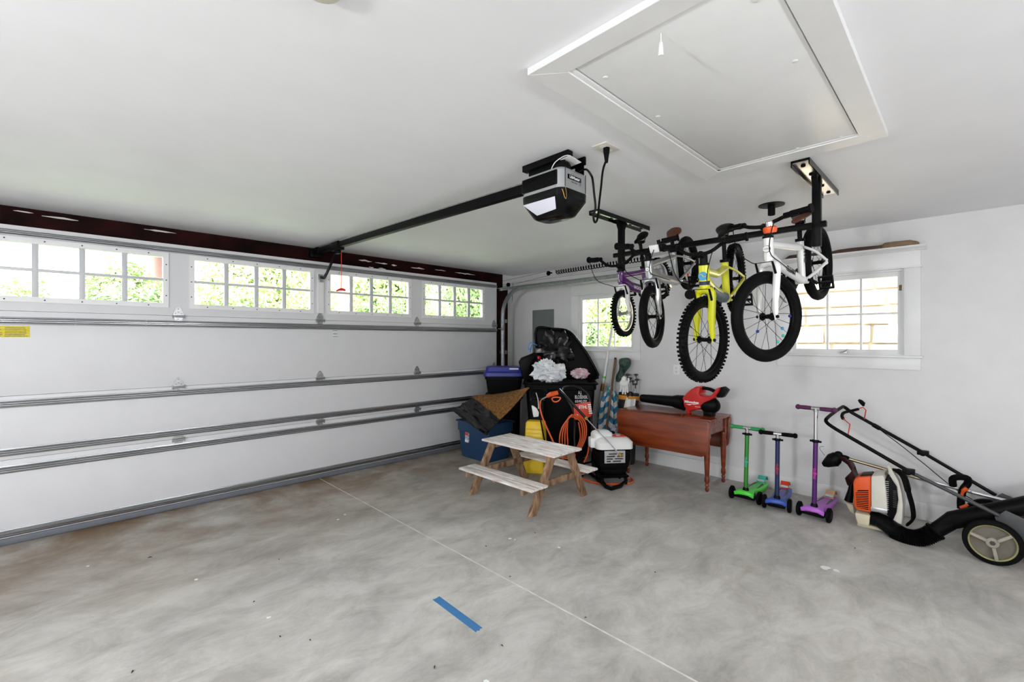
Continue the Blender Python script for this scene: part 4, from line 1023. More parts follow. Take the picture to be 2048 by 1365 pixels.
# ================================================================== child's picnic table
pt = thing('picnic_table', 'small weathered white-painted wooden picnic table with attached benches', 'picnic table', (3.10, 2.93, 0))
def slat(x0, x1, y0, y1, z0, z1, nm): return mk(nm, MB().bx(x0, x1, y0, y1, z0, z1), 'wood_white', pt, bevel=.004)
PZ = .48
pw_ = (3.325 - 2.925) / 4
for k in range(4): slat(2.925 + k * pw_ + .004, 2.925 + (k + 1) * pw_ - .004, 2.455 + random.uniform(-.004, .004), 3.38 + random.uniform(-.004, .004), PZ - .02, PZ, 'top_plank')
BZ = .262
for a, b in ((2.625, 2.835), (3.375, 3.545)):
    w_ = (b - a) / 2
    for k in range(2): slat(a + k * w_ + .004, a + (k + 1) * w_ - .004, 2.435, 3.36, BZ - .02, BZ, 'bench_plank')
for y in (2.535, 3.295):
    for s, xb, xt in ((-1, 2.742, 3.005), (1, 3.455, 3.235)):
        d = V((xt - xb, 0, PZ - .02)).normalized(); w_ = .075
        ex_ = w_ / 2 / d.z
        pl = [(xb - ex_, y - .016, 0), (xb + ex_, y - .016, 0), (xt + ex_, y - .016, PZ - .02), (xt - ex_, y - .016, PZ - .02)]
        lg_ = mk('leg', MB().prism(pl, (0, .032, 0)), 'wood_raw', pt, bevel=.003)
    yb_ = y + (.017 if y < 3 else -.017 - .022)
    mk('cross_brace', MB().bx(2.645, 3.53, yb_, yb_ + .022, BZ - .075, BZ - .0205), 'wood_raw', pt, bevel=.003)
    mk('top_cleat', MB().bx(2.96, 3.29, yb_, yb_ + .022, PZ - .075, PZ - .0205), 'wood_raw', pt, bevel=.003)
    yy = y - .0165
    for x in (3.34, 3.37): mk('bolt', MB().lathe([(.006, 0), (.005, .004)], (x, yy, BZ - .045), (0, -1, 0), 8), 'galv', pt)
for a in (2.73, 3.46): mk('bench_cleat', MB().bx(a - .085, a + .085, 2.88, 2.92, BZ - .04, BZ - .0205), 'wood_raw', pt, bevel=.003)
# ================================================================== blue tape on the floor
a, b = onz(872, 1197, 0), onz(958, 1261, 0)
d = (b - a).normalized(); n = V((-d.y, d.x, 0)) * .023
edge = [a - n, a - n * .3 + d * .004, a + n, b + n, b + n * .4 - d * .004, b + d * .006, b - n * .4 - d * .003, b - n + d * .004]
tag(mk('floor_tape', MB().prism([p + V((0, 0, .0003)) for p in edge], (0, 0, .0009)), 'tape_blue', smooth=0), 'strip of blue masking tape stuck on the concrete floor', 'tape')
from mathutils import noise as mnoise
# ================================================================== blue storage tote
tx, ty_ = (3.515, 3.955), (3.955, 4.535)
cx, cy = sum(tx) / 2, sum(ty_) / 2; hx, hy = (tx[1] - tx[0]) / 2, (ty_[1] - ty_[0]) / 2
tt_ = thing('storage_tote', 'open blue plastic storage tote on the floor beside the garage door', 'tote', (cx, cy, 0))
lo = [rrect(cx, cy, z, hx - i, hy - i, .04) for z, i in ((.0, .045), (.01, .036), (.33, .012), (.335, .0), (.44, .0), (.442, -.018), (.455, -.018), (.455, .010), (.44, .012), (.33, .022), (.015, .046))]
mk('body', MB().loft(lo), 'blue_tote', tt_, smooth=30)
lbx = tx[0] + .002
lb_ = mk('label', MB().bx(lbx - .004, lbx + .012, 4.30, 4.365, .20, .32), 'label_print', tt_, bevel=.002)
mk('label_band', MB().bx(lbx - .0055, lbx - .003, 4.302, 4.363, .285, .318), 'red_panel', lb_)
mk('label_foot', MB().bx(lbx - .0055, lbx - .003, 4.302, 4.363, .202, .232), 'print_white', lb_)
pp = mk('paper_sheet', MB().prism([onf(930, 848, 5.68), onf(933, 835, 5.68), onf(949, 851, 5.66), onf(947, 862, 5.66)], FWD * .003), 'paper', smooth=0)
tag(pp, 'white paper sheet sticking out of the blue tote', 'paper')
# ---- coir doormat and black plastic sheet lying over the tote
def bil(a, b, c, d): return lambda u, v: a * (1 - u) * (1 - v) + b * u * (1 - v) + c * u * v + d * (1 - u) * v
mA, mB_, mC = onf(944, 793, 5.78), onf(1057, 775, 5.22), onf(996, 842, 5.16)
mD = onf(1010, 786, 5.88)
def matf(u, v):
    p = bil(mC, mB_, mD, mA)(u, v)
    return p + V((0, 0, .025 * math.sin(PI * u) * math.sin(PI * v) - .018 * math.sin(PI * u) * (1 - v)))
dm = thing('doormat', 'brown coir doormat draped over the blue tote', 'doormat', (mC.x, mC.y, mC.z))
mk('coir_face', MB().sheet(matf, 14, 14, .016), 'coir', dm)
mk('rubber_backing', MB().sheet(lambda u, v: matf(u, v) - V((0, 0, .018)), 14, 14, .004), 'rubber', dm)
sA, sB, sC, sD = onf(904, 823, 5.72), onf(946, 796, 5.70), onf(1000, 842, 5.12), onf(973, 873, 5.06)
rb_ = random.Random(3)
def shf(u, v):
    p = bil(sA, sB, sC, sD)(u, v)
    n_ = .09 * (.35 - abs(mnoise.noise(V((u * 2.6, v * 2.0, 1.3))))) + .04 * (.35 - abs(mnoise.noise(V((u * 6 + 3, v * 5, 7.1)))))
    return p - FWD * (.05 * math.sin(PI * u) * math.sin(PI * v) + n_) + V((0, 0, .5 * n_))
tag(mk('plastic_sheet', MB().sheet(shf, 30, 30, .004), 'black_bag', smooth=70), 'crumpled black plastic sheet hanging from the doormat into the tote', 'plastic sheet')
# ================================================================== black tote with blue lid on a second black tote
rc_ = V((4.215, 4.40, 0)); ex, ey = RGT, FWD
def tub(z0, z1, hx, hy, nm, mt, par, tap=.03):
    L = [rrect(rc_.x, rc_.y, z, hx - i, hy - i, .05, ex, ey) for z, i in ((z0, tap + .03), (z0 + .02, tap), (z1 - .05, .004), (z1 - .048, -.006), (z1, -.01))]
    return mk(nm, MB().loft(L), mt, par, smooth=35)
t0 = thing('lower_tote', 'black plastic tote underneath the blue-lidded tote in the corner', 'tote', rc_)
tub(0, .70, .22, .15, 'body', 'black_plastic', t0, .02); tub(.70, .732, .24, .17, 'lid', 'black_plastic', t0, 0)
t1 = thing('lidded_tote', 'black tote with a blue lid stacked in the corner behind the doormat', 'tote', (rc_.x, rc_.y, .735))
tub(.735, .985, .245, .165, 'body', 'black_plastic', t1)
L = [rrect(rc_.x, rc_.y, z, .265 + i, .185 + i, .05, ex, ey) for z, i in ((.975, 0), (.978, .004), (1.02, .004), (1.024, 0), (1.045, -.02), (1.095, -.03), (1.10, -.045))]
ld_ = mk('lid', MB().loft(L), 'blue_lid', t1, smooth=30)
mk('lid_sticker', MB().box(rc_ + ex * .13 - ey * .160 + V((0, 0, 1.07)), (.12, .002, .03), ex, ey), 'print_white', ld_)
# ================================================================== wheeled trash cart with open lid
fl0 = V((3.88, 3.70, 0)); fr0 = V((4.43, 3.07, 0))
wd = (fr0 - fl0); W_c = wd.length; wd.normalize(); bkd = V((-wd.y, wd.x, 0)); bkd = bkd if bkd.dot(FWD) > 0 else -bkd
ce = (fl0 + fr0) / 2 + bkd * .27
crt = thing('trash_cart', 'large black wheeled trash cart with its lid open', 'trash cart', (ce.x, ce.y, 0))
def cl(z, i, hw=W_c / 2, hd=.27): return rrect(ce.x, ce.y, z, hw - i, hd - i, .05, wd, bkd)
CZ = .95
mk('body', MB().loft([cl(.06, .09), cl(.08, .07), cl(.80, .015), cl(.86, .012), cl(.87, -.004), cl(CZ, -.008), cl(CZ, .02), cl(.86, .03), cl(.5, .05)]), 'black_plastic', crt, smooth=35)
mk('rim_lip', MB().tube(cl(CZ - .012, -.016), .014, 8, closed=True), 'black_plastic', crt)
for s in (-1, 1): mk('cart_wheel', MB().lathe([(.03, -.025), (.11, -.025), (.12, -.015), (.12, .015), (.11, .025), (.03, .025)], ce + bkd * .24 + wd * (s * .28) + V((0, 0, .12)), wd, 24), 'rubber', crt)
mk('front_foot', MB().box(ce - bkd * .15 + V((0, 0, .03)), (.5, .12, .06), wd, bkd), 'black_plastic', crt, bevel=.01)
# lid: shallow dish standing up behind the rim, hinged along the right and back
LF = 5.76
lid_o = [(1046, 758), (1037, 724), (1042, 716), (1060, 709), (1074, 702), (1072, 664), (1078, 655), (1132, 661), (1150, 674), (1172, 704), (1192, 738), (1198, 752), (1192, 761)]
lid = mk('lid', MB().prism([onf(u, v, LF) for u, v in lid_o], FWD * .05), 'black_plastic', crt, bevel=.012)
mk('lid_rim', MB().tube(smooth_path([onf(u, v, LF - .004) for u, v in [(1074, 703), (1071, 668), (1078, 655), (1104, 658), (1132, 661), (1150, 675), (1172, 705), (1191, 739), (1197, 752)]], 4), .017, 8), 'black_gloss', lid)
mk('lid_flange', MB().prism([onf(u, v, LF - .10) for u, v in [(1047, 760), (1037, 725), (1042, 717), (1066, 707), (1072, 716), (1060, 735), (1062, 760)]], FWD * .11), 'black_plastic', lid, bevel=.014)
mk('lid_handle', MB().tube(smooth_path([onf(u, v, LF - .02) for u, v in [(1131, 662), (1140, 664), (1150, 673), (1151, 678)]], 4), .012, 8), 'black_plastic', lid)
mk('hinge_knob', MB().lathe([(.02, -.02), (.02, .02)], onf(1194, 755, LF - .02), wd, 14), 'black_plastic', crt)
# lettering on the front of the cart
fn_ = -bkd; tl_ = lambda u, v: onf(u, v, 5.0)
def on_front(u, v):
    d = ray(u, v); o = V((0, 0, CAMH)); p0 = ce - bkd * .2655; t = (p0 - o).dot(bkd) / d.dot(bkd); return o + d * t
for s, u, v, sz in [('PROPERTY OF', 1160, 777, .036), ('A.J.', 1160, 786, .056), ('BLOSENSKI', 1163, 795, .056), ('610-942-2707', 1162, 803.5, .044)]:
    text('cart_lettering', s, sz, on_front(u, v) + fn_ * .003, wd, UP, 'print_white', crt, .0008, bold=.0008, xs=.56)
text('serial_lettering', '23 85781  WB3096', .024, on_front(1080, 778) + fn_ * .003, wd, UP, 'print_white', crt, .0008, bold=.0004)
# ---- rubbish in the cart
def lump(c, r, seed, amp=.22, n=44, m=30, ex=None, ey=None):
    q = MB().ell(c, r, n, m, ex, ey); c = V(c); off = V((seed * 3.7, seed * 1.9, seed * .7))
    for i, p in enumerate(q.v):
        d = (p - c); l = d.length
        if l < 1e-6: continue
        e = d / l
        s = (.5 - abs(mnoise.noise(e * 1.6 + off))) * 1.0 + (.4 - abs(mnoise.noise(e * 3.6 + off))) * .55 + (.4 - abs(mnoise.noise(e * 8 + off))) * .22
        q.v[i] = c + d * (1 + amp * (s - .55) * 2.0)
    return q
g1 = thing('black_trash_bag', 'black trash bag with a blue tie bulging from the open cart', 'trash bag', onf(1084, 735, 5.55))
bb_ = mk('bag', lump(on_front(1112, 703) + bkd * .325, (.235, .06, .24), 5, .5, ex=wd, ey=bkd), 'black_bag', g1, smooth=25)
mk('tie', MB().tube(smooth_path([onf(1074, 691, 5.62), onf(1062, 686, 5.6), onf(1056, 694, 5.58), onf(1060, 700, 5.58), onf(1064, 690, 5.58), onf(1060, 706, 5.59)], 4), .011, 6, flat=.5), 'blue_tie', g1)
mk('red_scrap', MB().ell(onf(1078, 716, 5.56), (.025, .02, .025), 8, 6), 'red_plastic', g1)
wbag = thing('clear_trash_bag', 'translucent white trash bag at the front of the open cart', 'trash bag', on_front(1100, 760))
mk('bag', lump(on_front(1098, 745) + bkd * .125, (.22, .095, .135), 9, .36, ex=wd, ey=bkd), 'white_bag', wbag, smooth=25)
mk('bag_fold', lump(on_front(1090, 731) + bkd * .125, (.09, .06, .07), 12, .5, 24, 16, wd, bkd), 'white_bag', wbag, smooth=25)
tag(mk('pink_trash_bag', lump(on_front(1164, 749) + bkd * .125, (.115, .085, .06), 14, .5, ex=wd, ey=bkd), 'pink_bag', smooth=25), 'small pink and white plastic bag at the right of the cart', 'trash bag')
# ================================================================== yellow electric pressure washer
YWF = 4.95
yw = thing('yellow_pressure_washer', 'yellow and black electric pressure washer standing behind the picnic table', 'pressure washer', V((3.70, 3.36, 0)))
yc = V((3.715, 3.375, 0)); e1 = V((math.cos(math.radians(-62)), math.sin(math.radians(-62)), 0)); e2 = V((-e1.y, e1.x, 0))
def yb(z0, z1, hx, hy, off=0, r=.025, tp=0): return MB().loft([rrect((yc + e2 * off).x, (yc + e2 * off).y, z, hx - i, hy - i, r, e1, e2) for z, i in ((z0, .012), (z0 + .015, 0), (z1 - .02, tp), (z1, tp + .015))])
mk('base', yb(.0, .20, .115, .115), 'yellow_plastic', yw, smooth=35)
mk('motor_cover', yb(.30, .565, .105, .10, 0, .02, .01), 'yellow_plastic', yw, smooth=35)
mk('column', yb(.10, .80, .085, .05, .085), 'black_plastic', yw, smooth=35)
mk('waist', yb(.19, .31, .09, .08), 'black_plastic', yw)
for k in range(4): mk('cover_rib', MB().box(yc - e2 * .100 + V((0, 0, .35 + k * .045)), (.17, .012, .012), e1, e2), 'yellow_plastic', yw, bevel=.003)
mk('badge', MB().prism([onf(u, v, YWF - .02) for u, v in [(1063, 812), (1068, 813), (1074, 818), (1078, 826), (1077, 834), (1067, 835)]], FWD * .05), 'white_plastic', yw, bevel=.006)
mk('handle', MB().tube(smooth_path([yc + e2 * .09 - e1 * .07 + V((0, 0, .78)), yc + e2 * .11 - e1 * .08 + V((0, 0, .88)), yc + e2 * .11 + e1 * .08 + V((0, 0, .88)), yc + e2 * .09 + e1 * .07 + V((0, 0, .78))], 5), .016, 8), 'black_plastic', yw)
mk('lead', MB().tube(smooth_path([onf(1072, 786, 5.0), onf(1076, 800, 4.97), onf(1077, 818, 4.95)], 4), .004, 6), 'white_plastic', yw)
mk('gun_tube', MB().tube([onf(1081, 840, 4.83), onf(1089, 882, 4.83)], .008, 8), 'black_plastic', yw)
for s in (-1, 1): mk('wheel', MB().lathe([(.02, -.02), (.08, -.018), (.085, 0), (.08, .018), (.02, .02)], yc + e2 * .14 + e1 * (s * .12) + V((0, 0, .085)), e1, 20), 'rubber', yw)
# ================================================================== petrol pressure washer
EF = 4.62
pwm = thing('petrol_pressure_washer', 'white-topped petrol pressure washer with orange hose and black tube frame', 'pressure washer', V((3.92, 2.60, 0)))
ec = V((3.965, 2.565, 0)); a1 = V((math.cos(math.radians(-38)), math.sin(math.radians(-38)), 0)); a2 = V((-a1.y, a1.x, 0))
def eb(z0, z1, hx, hy, i0=0.0, i1=0.0, r=.05, dx=0, dy=0):
    c = ec + a1 * dx + a2 * dy
    return MB().loft([rrect(c.x, c.y, z, hx - i, hy - i, r, a1, a2) for z, i in ((z0, i0), (z0 + (z1 - z0) * .55, 0), (z1 - .02, i1 * .5), (z1, i1 + .02))])
mk('engine_cover', eb(.372, .487, .188, .146, .0, .055, .06), 'white_plastic', pwm, smooth=40)
mk('air_box', eb(.44, .535, .10, .09, .0, .02, .04, -.09, .03), 'white_plastic', pwm, smooth=40)
mk('fuel_cap', MB().lathe([(.035, 0), (.035, .02), (.02, .026)], ec + a1 * .03 + a2 * .08 + V((0, 0, .485)), UP, 18), 'black_plastic', pwm)
dc = ec + a1 * .05 - a2 * .055
mk('top_decal', MB().box(dc + V((0, 0, .492)), (.13, .09, .003), a1, a2), 'red_panel', pwm)
mk('decal_mark', MB().box(dc + V((0, 0, .4945)), (.035, .03, .002), a1, a2), 'print_white', pwm)
mk('engine_block', eb(.18, .37, .17, .13, .02, .0, .04), 'black_plastic', pwm, smooth=40)
mk('pump', eb(.10, .19, .14, .12, .03, .0, .05), 'black_metal', pwm, smooth=40)
gz0, gz1 = .245, .365; gy = ec - a2 * .152 - a1 * .02
us = [-.105 + .021 * i for i in range(11)]; vs = [gz0 + .012 * i for i in range(11)]
gm = plate_holes(MB(), us, vs, lambda i, j: i in (0, 9) or j in (0, 9) or j % 2 == 0 or (i + 2 * j) % 5 == 0, lambda u, v, w: gy + a1 * u + V((0, 0, v)) - a2 * w, .012)
mk('muffler_guard', gm, 'alu', pwm, smooth=0)
mk('muffler', MB().box(gy + a2 * .02 + V((0, 0, (gz0 + gz1) / 2)), (.19, .03, .11), a1, a2), 'dark_grey', pwm, bevel=.006)
mk('side_handle', MB().box(ec - a1 * .205 + V((0, 0, .42)), (.05, .10, .10), a1, a2), 'white_plastic', pwm, bevel=.012)
# tube frame: front foot loop, rails, uprights and grip bow
f1, f2 = onz(1192, 955, .05), onz(1258, 958, .05)
foot = [V((4.10, 3.0, .14)), onf(1188, 932, 4.72), onz(1205, 966, .03), onz(1213, 975, .023), onz(1222, 978, .022), onz(1243, 972, .022), onz(1252, 960, .03), onf(1246, 925, 4.72)]
mk('foot_frame', MB().tube([onf(1186, 925, 4.66), onz(1203, 962, .04), onz(1212, 974, .024), onz(1222, 978, .022), onz(1240, 973, .022), onz(1252, 962, .03), onf(1243, 918, 4.62)], .019, 10), 'black_metal', pwm, smooth=60)
mk('rear_rail', MB().tube([onz(1212, 974, .024), V((4.02, 2.95, .06)), V((4.10, 3.0, .14))], .016, 10), 'black_metal', pwm)
mk('engine_plate', eb(.085, .105, .15, .12, 0, 0, .03), 'black_metal', pwm)
for sx_, sy_ in ((-.12, -.09), (.12, -.09), (-.12, .09), (.12, .09)):
    q_ = ec + a1 * sx_ + a2 * sy_; mk('frame_leg', MB().rod(q_ + V((0, 0, .012)), q_ * 1.0 + V((0, 0, .09)), .014, 8), 'black_metal', pwm)
UF = 4.92
up = [onf(1152, 935, UF - .05), onf(1149, 880, UF), onf(1147, 825, UF), onf(1127, 788, UF), onf(1125, 780, UF), onf(1130, 775, UF), onf(1150, 773, UF), onf(1166, 781, UF), onf(1178, 796, UF), onf(1181, 830, UF), onf(1186, 880, UF), onf(1190, 935, UF - .05)]
mk('handle_frame', MB().tube(smooth_path(up, 5), .013, 10), 'dark_chrome', pwm)
pn = [(1147, 813), (1150, 809), (1181, 804), (1184, 832), (1172, 838), (1156, 834), (1153, 841), (1149, 839)]
panel = mk('control_panel', MB().prism([onf(u, v, UF - .02) for u, v in pn], FWD * .012), 'red_panel', pwm, bevel=.002)
text('panel_lettering', 'STIHL', .046, onf(1166, 815, UF - .0215), RGT, UP, 'print_white', panel, .001, bold=.0012, xs=.8)
text('model_lettering', 'RB', .036, onf(1153, 832, UF - .0215), RGT, UP, 'print_white', panel, .001, bold=.001)
for k in range(5): mk('nozzle_clip', MB().box(onf(1178.5 + .7 * k, 810 + 4.2 * k, UF - .03), (.035, .02, .014), RGT, FWD), 'white_plastic', panel, bevel=.003)
for s, cc in ((-1, onz(1160, 958, .0)), (1, onz(1196, 950, 0))):
    cw = V((cc.x + .05, cc.y + .05, .13))
    w_ = mk('wheel', MB().ring([(.13, -.025), (.13, .025), (.085, .028), (.085, -.028)], cw, a1, 28), 'rubber', pwm)
    mk('wheel_disc', MB().lathe([(.085, -.012), (.085, .012), (.03, .03)], cw, a1, 20), 'black_plastic', w_)
mk('axle', MB().rod(onz(1160, 958, 0) + V((.05, .05, .13)), onz(1196, 950, 0) + V((.05, .05, .13)), .01), 'black_metal', pwm)
# hose coil hanging on the frame
hp_ = []
for k in range(4):
    o_ = .018 * k
    hp_ += [onf(1145 - 2 * k, 829 + 2 * k, UF - .07 + o_), onf(1124 + 3.5 * k, 856 + k, UF - .09 + o_), onf(1119 + 5.5 * k, 888, UF - .09 + o_), onf(1126 + 3 * k, 916, UF - .08 + o_), onf(1150 - k, 912 - 2 * k, UF - .06 + o_), onf(1171 - 3.5 * k, 878, UF - .05 + o_), onf(1169 - 4 * k, 842 + k, UF - .05 + o_)]
mk('hose_coil', MB().tube(smooth_path(hp_, 5), .0075, 7), 'orange_hose', pwm)
hs = [onf(1081, 802, 4.85), onf(1080, 816, 4.82), onf(1086, 838, 4.80), onf(1099, 868, 4.76), onf(1112, 895, 4.74), onf(1130, 925, 4.66), onz(1160, 955, .03), onz(1190, 966, .012), onz(1225, 969, .012), onz(1255, 968, .012), onz(1266, 963, .012), onz(1262, 957, .012), onz(1250, 953, .03), onf(1248, 930, 4.72)]
mk('floor_hose', MB().tube(smooth_path(hs, 6), .009, 8), 'orange_hose', pwm)
mk('drain_hose', MB().tube(smooth_path([onf(1178, 893, 4.68), onf(1175, 910, 4.68), onf(1168, 925, 4.70)], 4), .009, 8), 'orange_hose', pwm)
# spray gun and lance
sg = thing('spray_lance', 'spray gun with orange grip and steel lance across the petrol pressure washer', 'spray gun', onf(1170, 835, 4.66))
GF = 4.80
mk('gun_body', MB().tube([onf(1095, 793, GF + .02), onf(1102, 789, GF), onf(1116, 786, GF)], [.02, .026, .024], 10), 'orange_plastic', sg)
mk('trigger_guard', MB().tube(smooth_path([onf(1104, 799, GF), onf(1108, 804, GF), onf(1116, 803, GF), onf(1121, 797, GF), onf(1114, 795, GF), onf(1106, 796, GF)], 4, True), .007, 6, closed=True), 'orange_plastic', sg)
mk('hose_fitting', MB().tube([onf(1082, 801, GF + .05), onf(1088, 797, GF + .03), onf(1096, 793, GF + .02)], [.006, .009, .009], 8), 'galv', sg)
la = onf(1118, 779, GF); lm = onf(1171, 836, GF - .14); le = onf(1243, 913, GF - .47)
mk('lance_sleeve', MB().rod(la, lm, .013, 10), 'black_gloss', sg)
mk('lance_collar', MB().rod(lm, lm + (le - lm) * .04, .016, 10), 'brass', sg)
mk('lance_tube', MB().rod(lm, le, .006, 8), 'chrome', sg)
mk('lance_tip', MB().tube([le - (le - lm) * .07, le], [.012, .014], 8), 'brass', sg)
# ================================================================== poles, umbrella and golf bag by the wall
t_, b_ = onx(1225, 652, 4.92), onz(1184, 904, 0)
wp = thing('white_pole', 'long white pole leaning on the wall below the small window', 'pole', b_)
mk('shaft', MB().tube([b_, b_.lerp(t_, .55), t_], .018, 10), 'white_plastic', wp)
mk('green_tag', MB().lathe([(.022, -.012), (.022, .012)], b_.lerp(t_, .60), t_ - b_, 12), 'green_deck', wp)
mk('joint', MB().lathe([(.0195, -.05), (.0195, .05)], b_.lerp(t_, .52), t_ - b_, 12), 'brass', wp)
t_, b_ = onx(1231, 717, 4.925), onz(1204, 930, 0)
bp2 = thing('wooden_pole', 'brown wooden pole leaning on the wall next to the golf bag', 'pole', b_)
mk('shaft', MB().rod(b_, t_, .014, 10), 'pole_wood', bp2)
mk('tip', MB().lathe([(.016, -.02), (.016, .004)], t_, t_ - b_, 10), 'paddle_wood', bp2)
um = thing('folded_beach_umbrella', 'folded blue and white chevron beach umbrella leaning in the corner', 'umbrella', onz(1200, 905, 0))
ua, ub = onz(1200, 905, 0), onx(1207, 772, 4.83)
ua = V((4.73, 3.125, .0)); ub = V((4.87, 3.155, .90))
loops = []; uvs = []; NU = 40; ux, uy, ud = ortho(ub - ua)
prof_ = [(.0, .03), (.08, .09), (.2, .12), (.4, .122), (.6, .118), (.75, .10), (.88, .065), (.97, .03), (1.0, .012)]
mu = MB()
for i, (t, r) in enumerate(prof_):
    c = ua.lerp(ub, .12 + .86 * t); ring = []
    for k in range(NU):
        a = 2 * PI * k / NU; rr = r * (1 + .16 * math.sin(9 * a + 1.2 * i * .4) + .05 * math.sin(17 * a))
        ring.append(c + (ux * math.cos(a) + uy * math.sin(a)) * rr)
    loops.append(ring)
mu.loft(loops)
uo = mk('canopy', mu, 'chevron', um, smooth=60)
uvl = uo.data.uv_layers.new(name='UVMap')
for poly in uo.data.polygons:
    for li in poly.loop_indices:
        p = uo.data.vertices[uo.data.loops[li].vertex_index].co + ORG[um.name]
        t = (p - ua).dot(ud) / (ub - ua).length; q = p - ua - ud * (p - ua).dot(ud)
        uvl.data[li].uv = (math.atan2(q.dot(uy), q.dot(ux)) / (2 * PI) * .72 + .5, t)
mk('pole', MB().rod(ua, ub, .012, 8), 'white_plastic', um)
ntc = MB().loft([[onx(u, v, x) for u, v in pts] for x, pts in ((4.80, [(1213, 772), (1226, 792), (1226, 815), (1214, 812)]), (4.83, [(1213, 770), (1227, 791), (1227, 816), (1214, 813)]))])
mk('teal_panel', ntc, 'teal_cloth', um)
mk('navy_cover', MB().tube([V((4.88, 3.05, .28)), V((4.885, 3.05, .45)), V((4.89, 3.05, .62)), V((4.895, 3.05, .70))], [.03, .042, .035, .01], 14), 'navy_cloth', um)
gb = thing('golf_bag', 'golf bag with orange band standing behind the drop-leaf table', 'golf bag', (4.74, 2.86, 0))
g0, g1_ = V((4.72, 2.86, 0)), onx(1258, 786, 4.80)
gx, gy_, gd = ortho(g1_ - g0)
def gl(t, r): c = g0.lerp(g1_, t); return [c + (gx * math.cos(a) + gy_ * math.sin(a)) * r for a in [2 * PI * k / 20 for k in range(20)]]
mk('bag_body', MB().loft([gl(.0, .10), gl(.02, .11), gl(.3, .105), (gl(.85, .115)), gl(.97, .12), gl(1.0, .118), gl(1.0, .108), gl(.9, .104), gl(.3, .096), gl(.05, .09)]), 'golf_dark', gb, smooth=40)
mk('orange_band', MB().loft([gl(.90, .1195), gl(.905, .123), gl(.955, .123), gl(.96, .1215)], cap=False), 'orange_cloth', gb, smooth=40)
mk('pocket', MB().ell(g0.lerp(g1_, .5) - FWD * .122, (.075, .022, .2), 16, 10, RGT, FWD), 'golf_dark', gb)
mk('strap', MB().tube(smooth_path([g0.lerp(g1_, .95) - FWD * .12 - RGT * .05, g0.lerp(g1_, .75) - FWD * .14 - RGT * .08, g0.lerp(g1_, .4) - FWD * .12 - RGT * .07], 5), .014, 8, flat=.4), 'cream', gb)
mk('towel', MB().sheet(lambda u, v: g0.lerp(g1_, .93 - .30 * v) - FWD * (.135 + .012 * math.sin(6 * u)) + RGT * (-.05 + .10 * u - .02 * v), 10, 8, .006), 'glove', gb)
mk('umbrella_loop', MB().tube(smooth_path([g1_ - FWD * .12 - RGT * .045 + V((0, 0, -.06)), g1_ - FWD * .13 - RGT * .04 + V((0, 0, .015)), g1_ - FWD * .13 - RGT * .0 + V((0, 0, .02)), g1_ - FWD * .12 + RGT * .005 + V((0, 0, -.03))], 4), .006, 6), 'black_plastic', gb)
shoe = mk('towel_roll', lump(onx(1229, 862, 4.62), (.05, .05, .07), 31, .25, 16, 12), 'label_print', gb)
gg = thing('golf_glove', 'white golf glove draped over the golf clubs', 'glove', onx(1246, 790, 4.72))
pm0 = onx(1248, 767, 4.615)
gv = MB().ell(pm0, (.055, .03, .045), 14, 10, RGT, FWD)
for dx, dz, L in ((-.035, -.02, .075), (-.012, -.03, .095), (.012, -.03, .10), (.034, -.022, .085)):
    b0 = pm0 + RGT * dx + V((0, 0, dz)); gv.tube([b0 + V((0, 0, .02)), b0 - FWD * .01 - V((0, 0, L * .5)), b0 + RGT * dx * .3 - V((0, 0, L))], [.013, .012, .009], 8)
gv.tube([pm0 + RGT * .04, pm0 + RGT * .055 + V((0, 0, .03)), pm0 + RGT * .05 + V((0, 0, .06))], [.015, .014, .010], 8)
gv.tube([pm0 + RGT * -.005 + V((0, 0, .03)), pm0 + RGT * .0 + V((0, 0, .055)), pm0 + RGT * .015 + V((0, 0, .075))], [.03, .028, .02], 10)
mk('glove_body', gv, 'glove', gg, smooth=60)
def foot_in_bag(h):
    d = h - g1_; d -= gd * d.dot(gd); return g0.lerp(g1_, .10) + d * .3
def club(lab, u, v, x, sz):
    h = onx(u, v, x); t = thing('golf_club', lab, 'golf club', g0.lerp(g1_, .2), 'golf clubs standing in the golf bag')
    mk('shaft', MB().rod(foot_in_bag(h), h, .004, 6), 'chrome', t)
    mk('club_head', MB().ell(h, (sz, sz * .6, sz * .5), 12, 8, RGT, FWD).rod(h - V((0, 0, .05)), h, .008, 6), 'dark_grey', t)
for lab, u, v, x, sz in [('golf club whose dark head is nearest the green head cover', 1255, 750, 4.84, .030), ('golf club with dark head right above the white glove', 1260, 757, 4.76, .028),
        ('golf club with the highest small head at the right of the bag', 1272, 750, 4.88, .026), ('golf club with the large dark head farthest right in the bag', 1274, 760, 4.84, .030),
        ('golf club with the lowest head on the right side of the bag', 1271, 769, 4.78, .026), ('golf club with small head in the middle of the cluster of clubs', 1266, 763, 4.80, .024)]:
    club(lab, u, v, x, sz)
hc2 = thing('club_head_cover', 'dark green patterned head cover over a club in the golf bag', 'head cover', onx(1242, 762, 4.80))
mk('cover', MB().tube(smooth_path([onx(1240, 764, 4.80), onx(1241, 752, 4.80), onx(1245, 741, 4.80), onx(1249, 730, 4.80), onx(1250, 720, 4.80), onx(1250, 716, 4.80)], 4), [.048, .05, .052, .052, .05, .045, .04, .04, .042, .048, .055, .062, .068, .072, .072, .07, .068, .062, .05, .04, .025], 16), 'green_cover', hc2, smooth=60)
mk('club_shaft', MB().rod(g0.lerp(g1_, .10) - (foot_in_bag(onx(1240, 764, 4.80)) - g0.lerp(g1_, .10)) * .15 + FWD * .035, onx(1243, 762, 4.80), .004, 6), 'chrome', hc2)
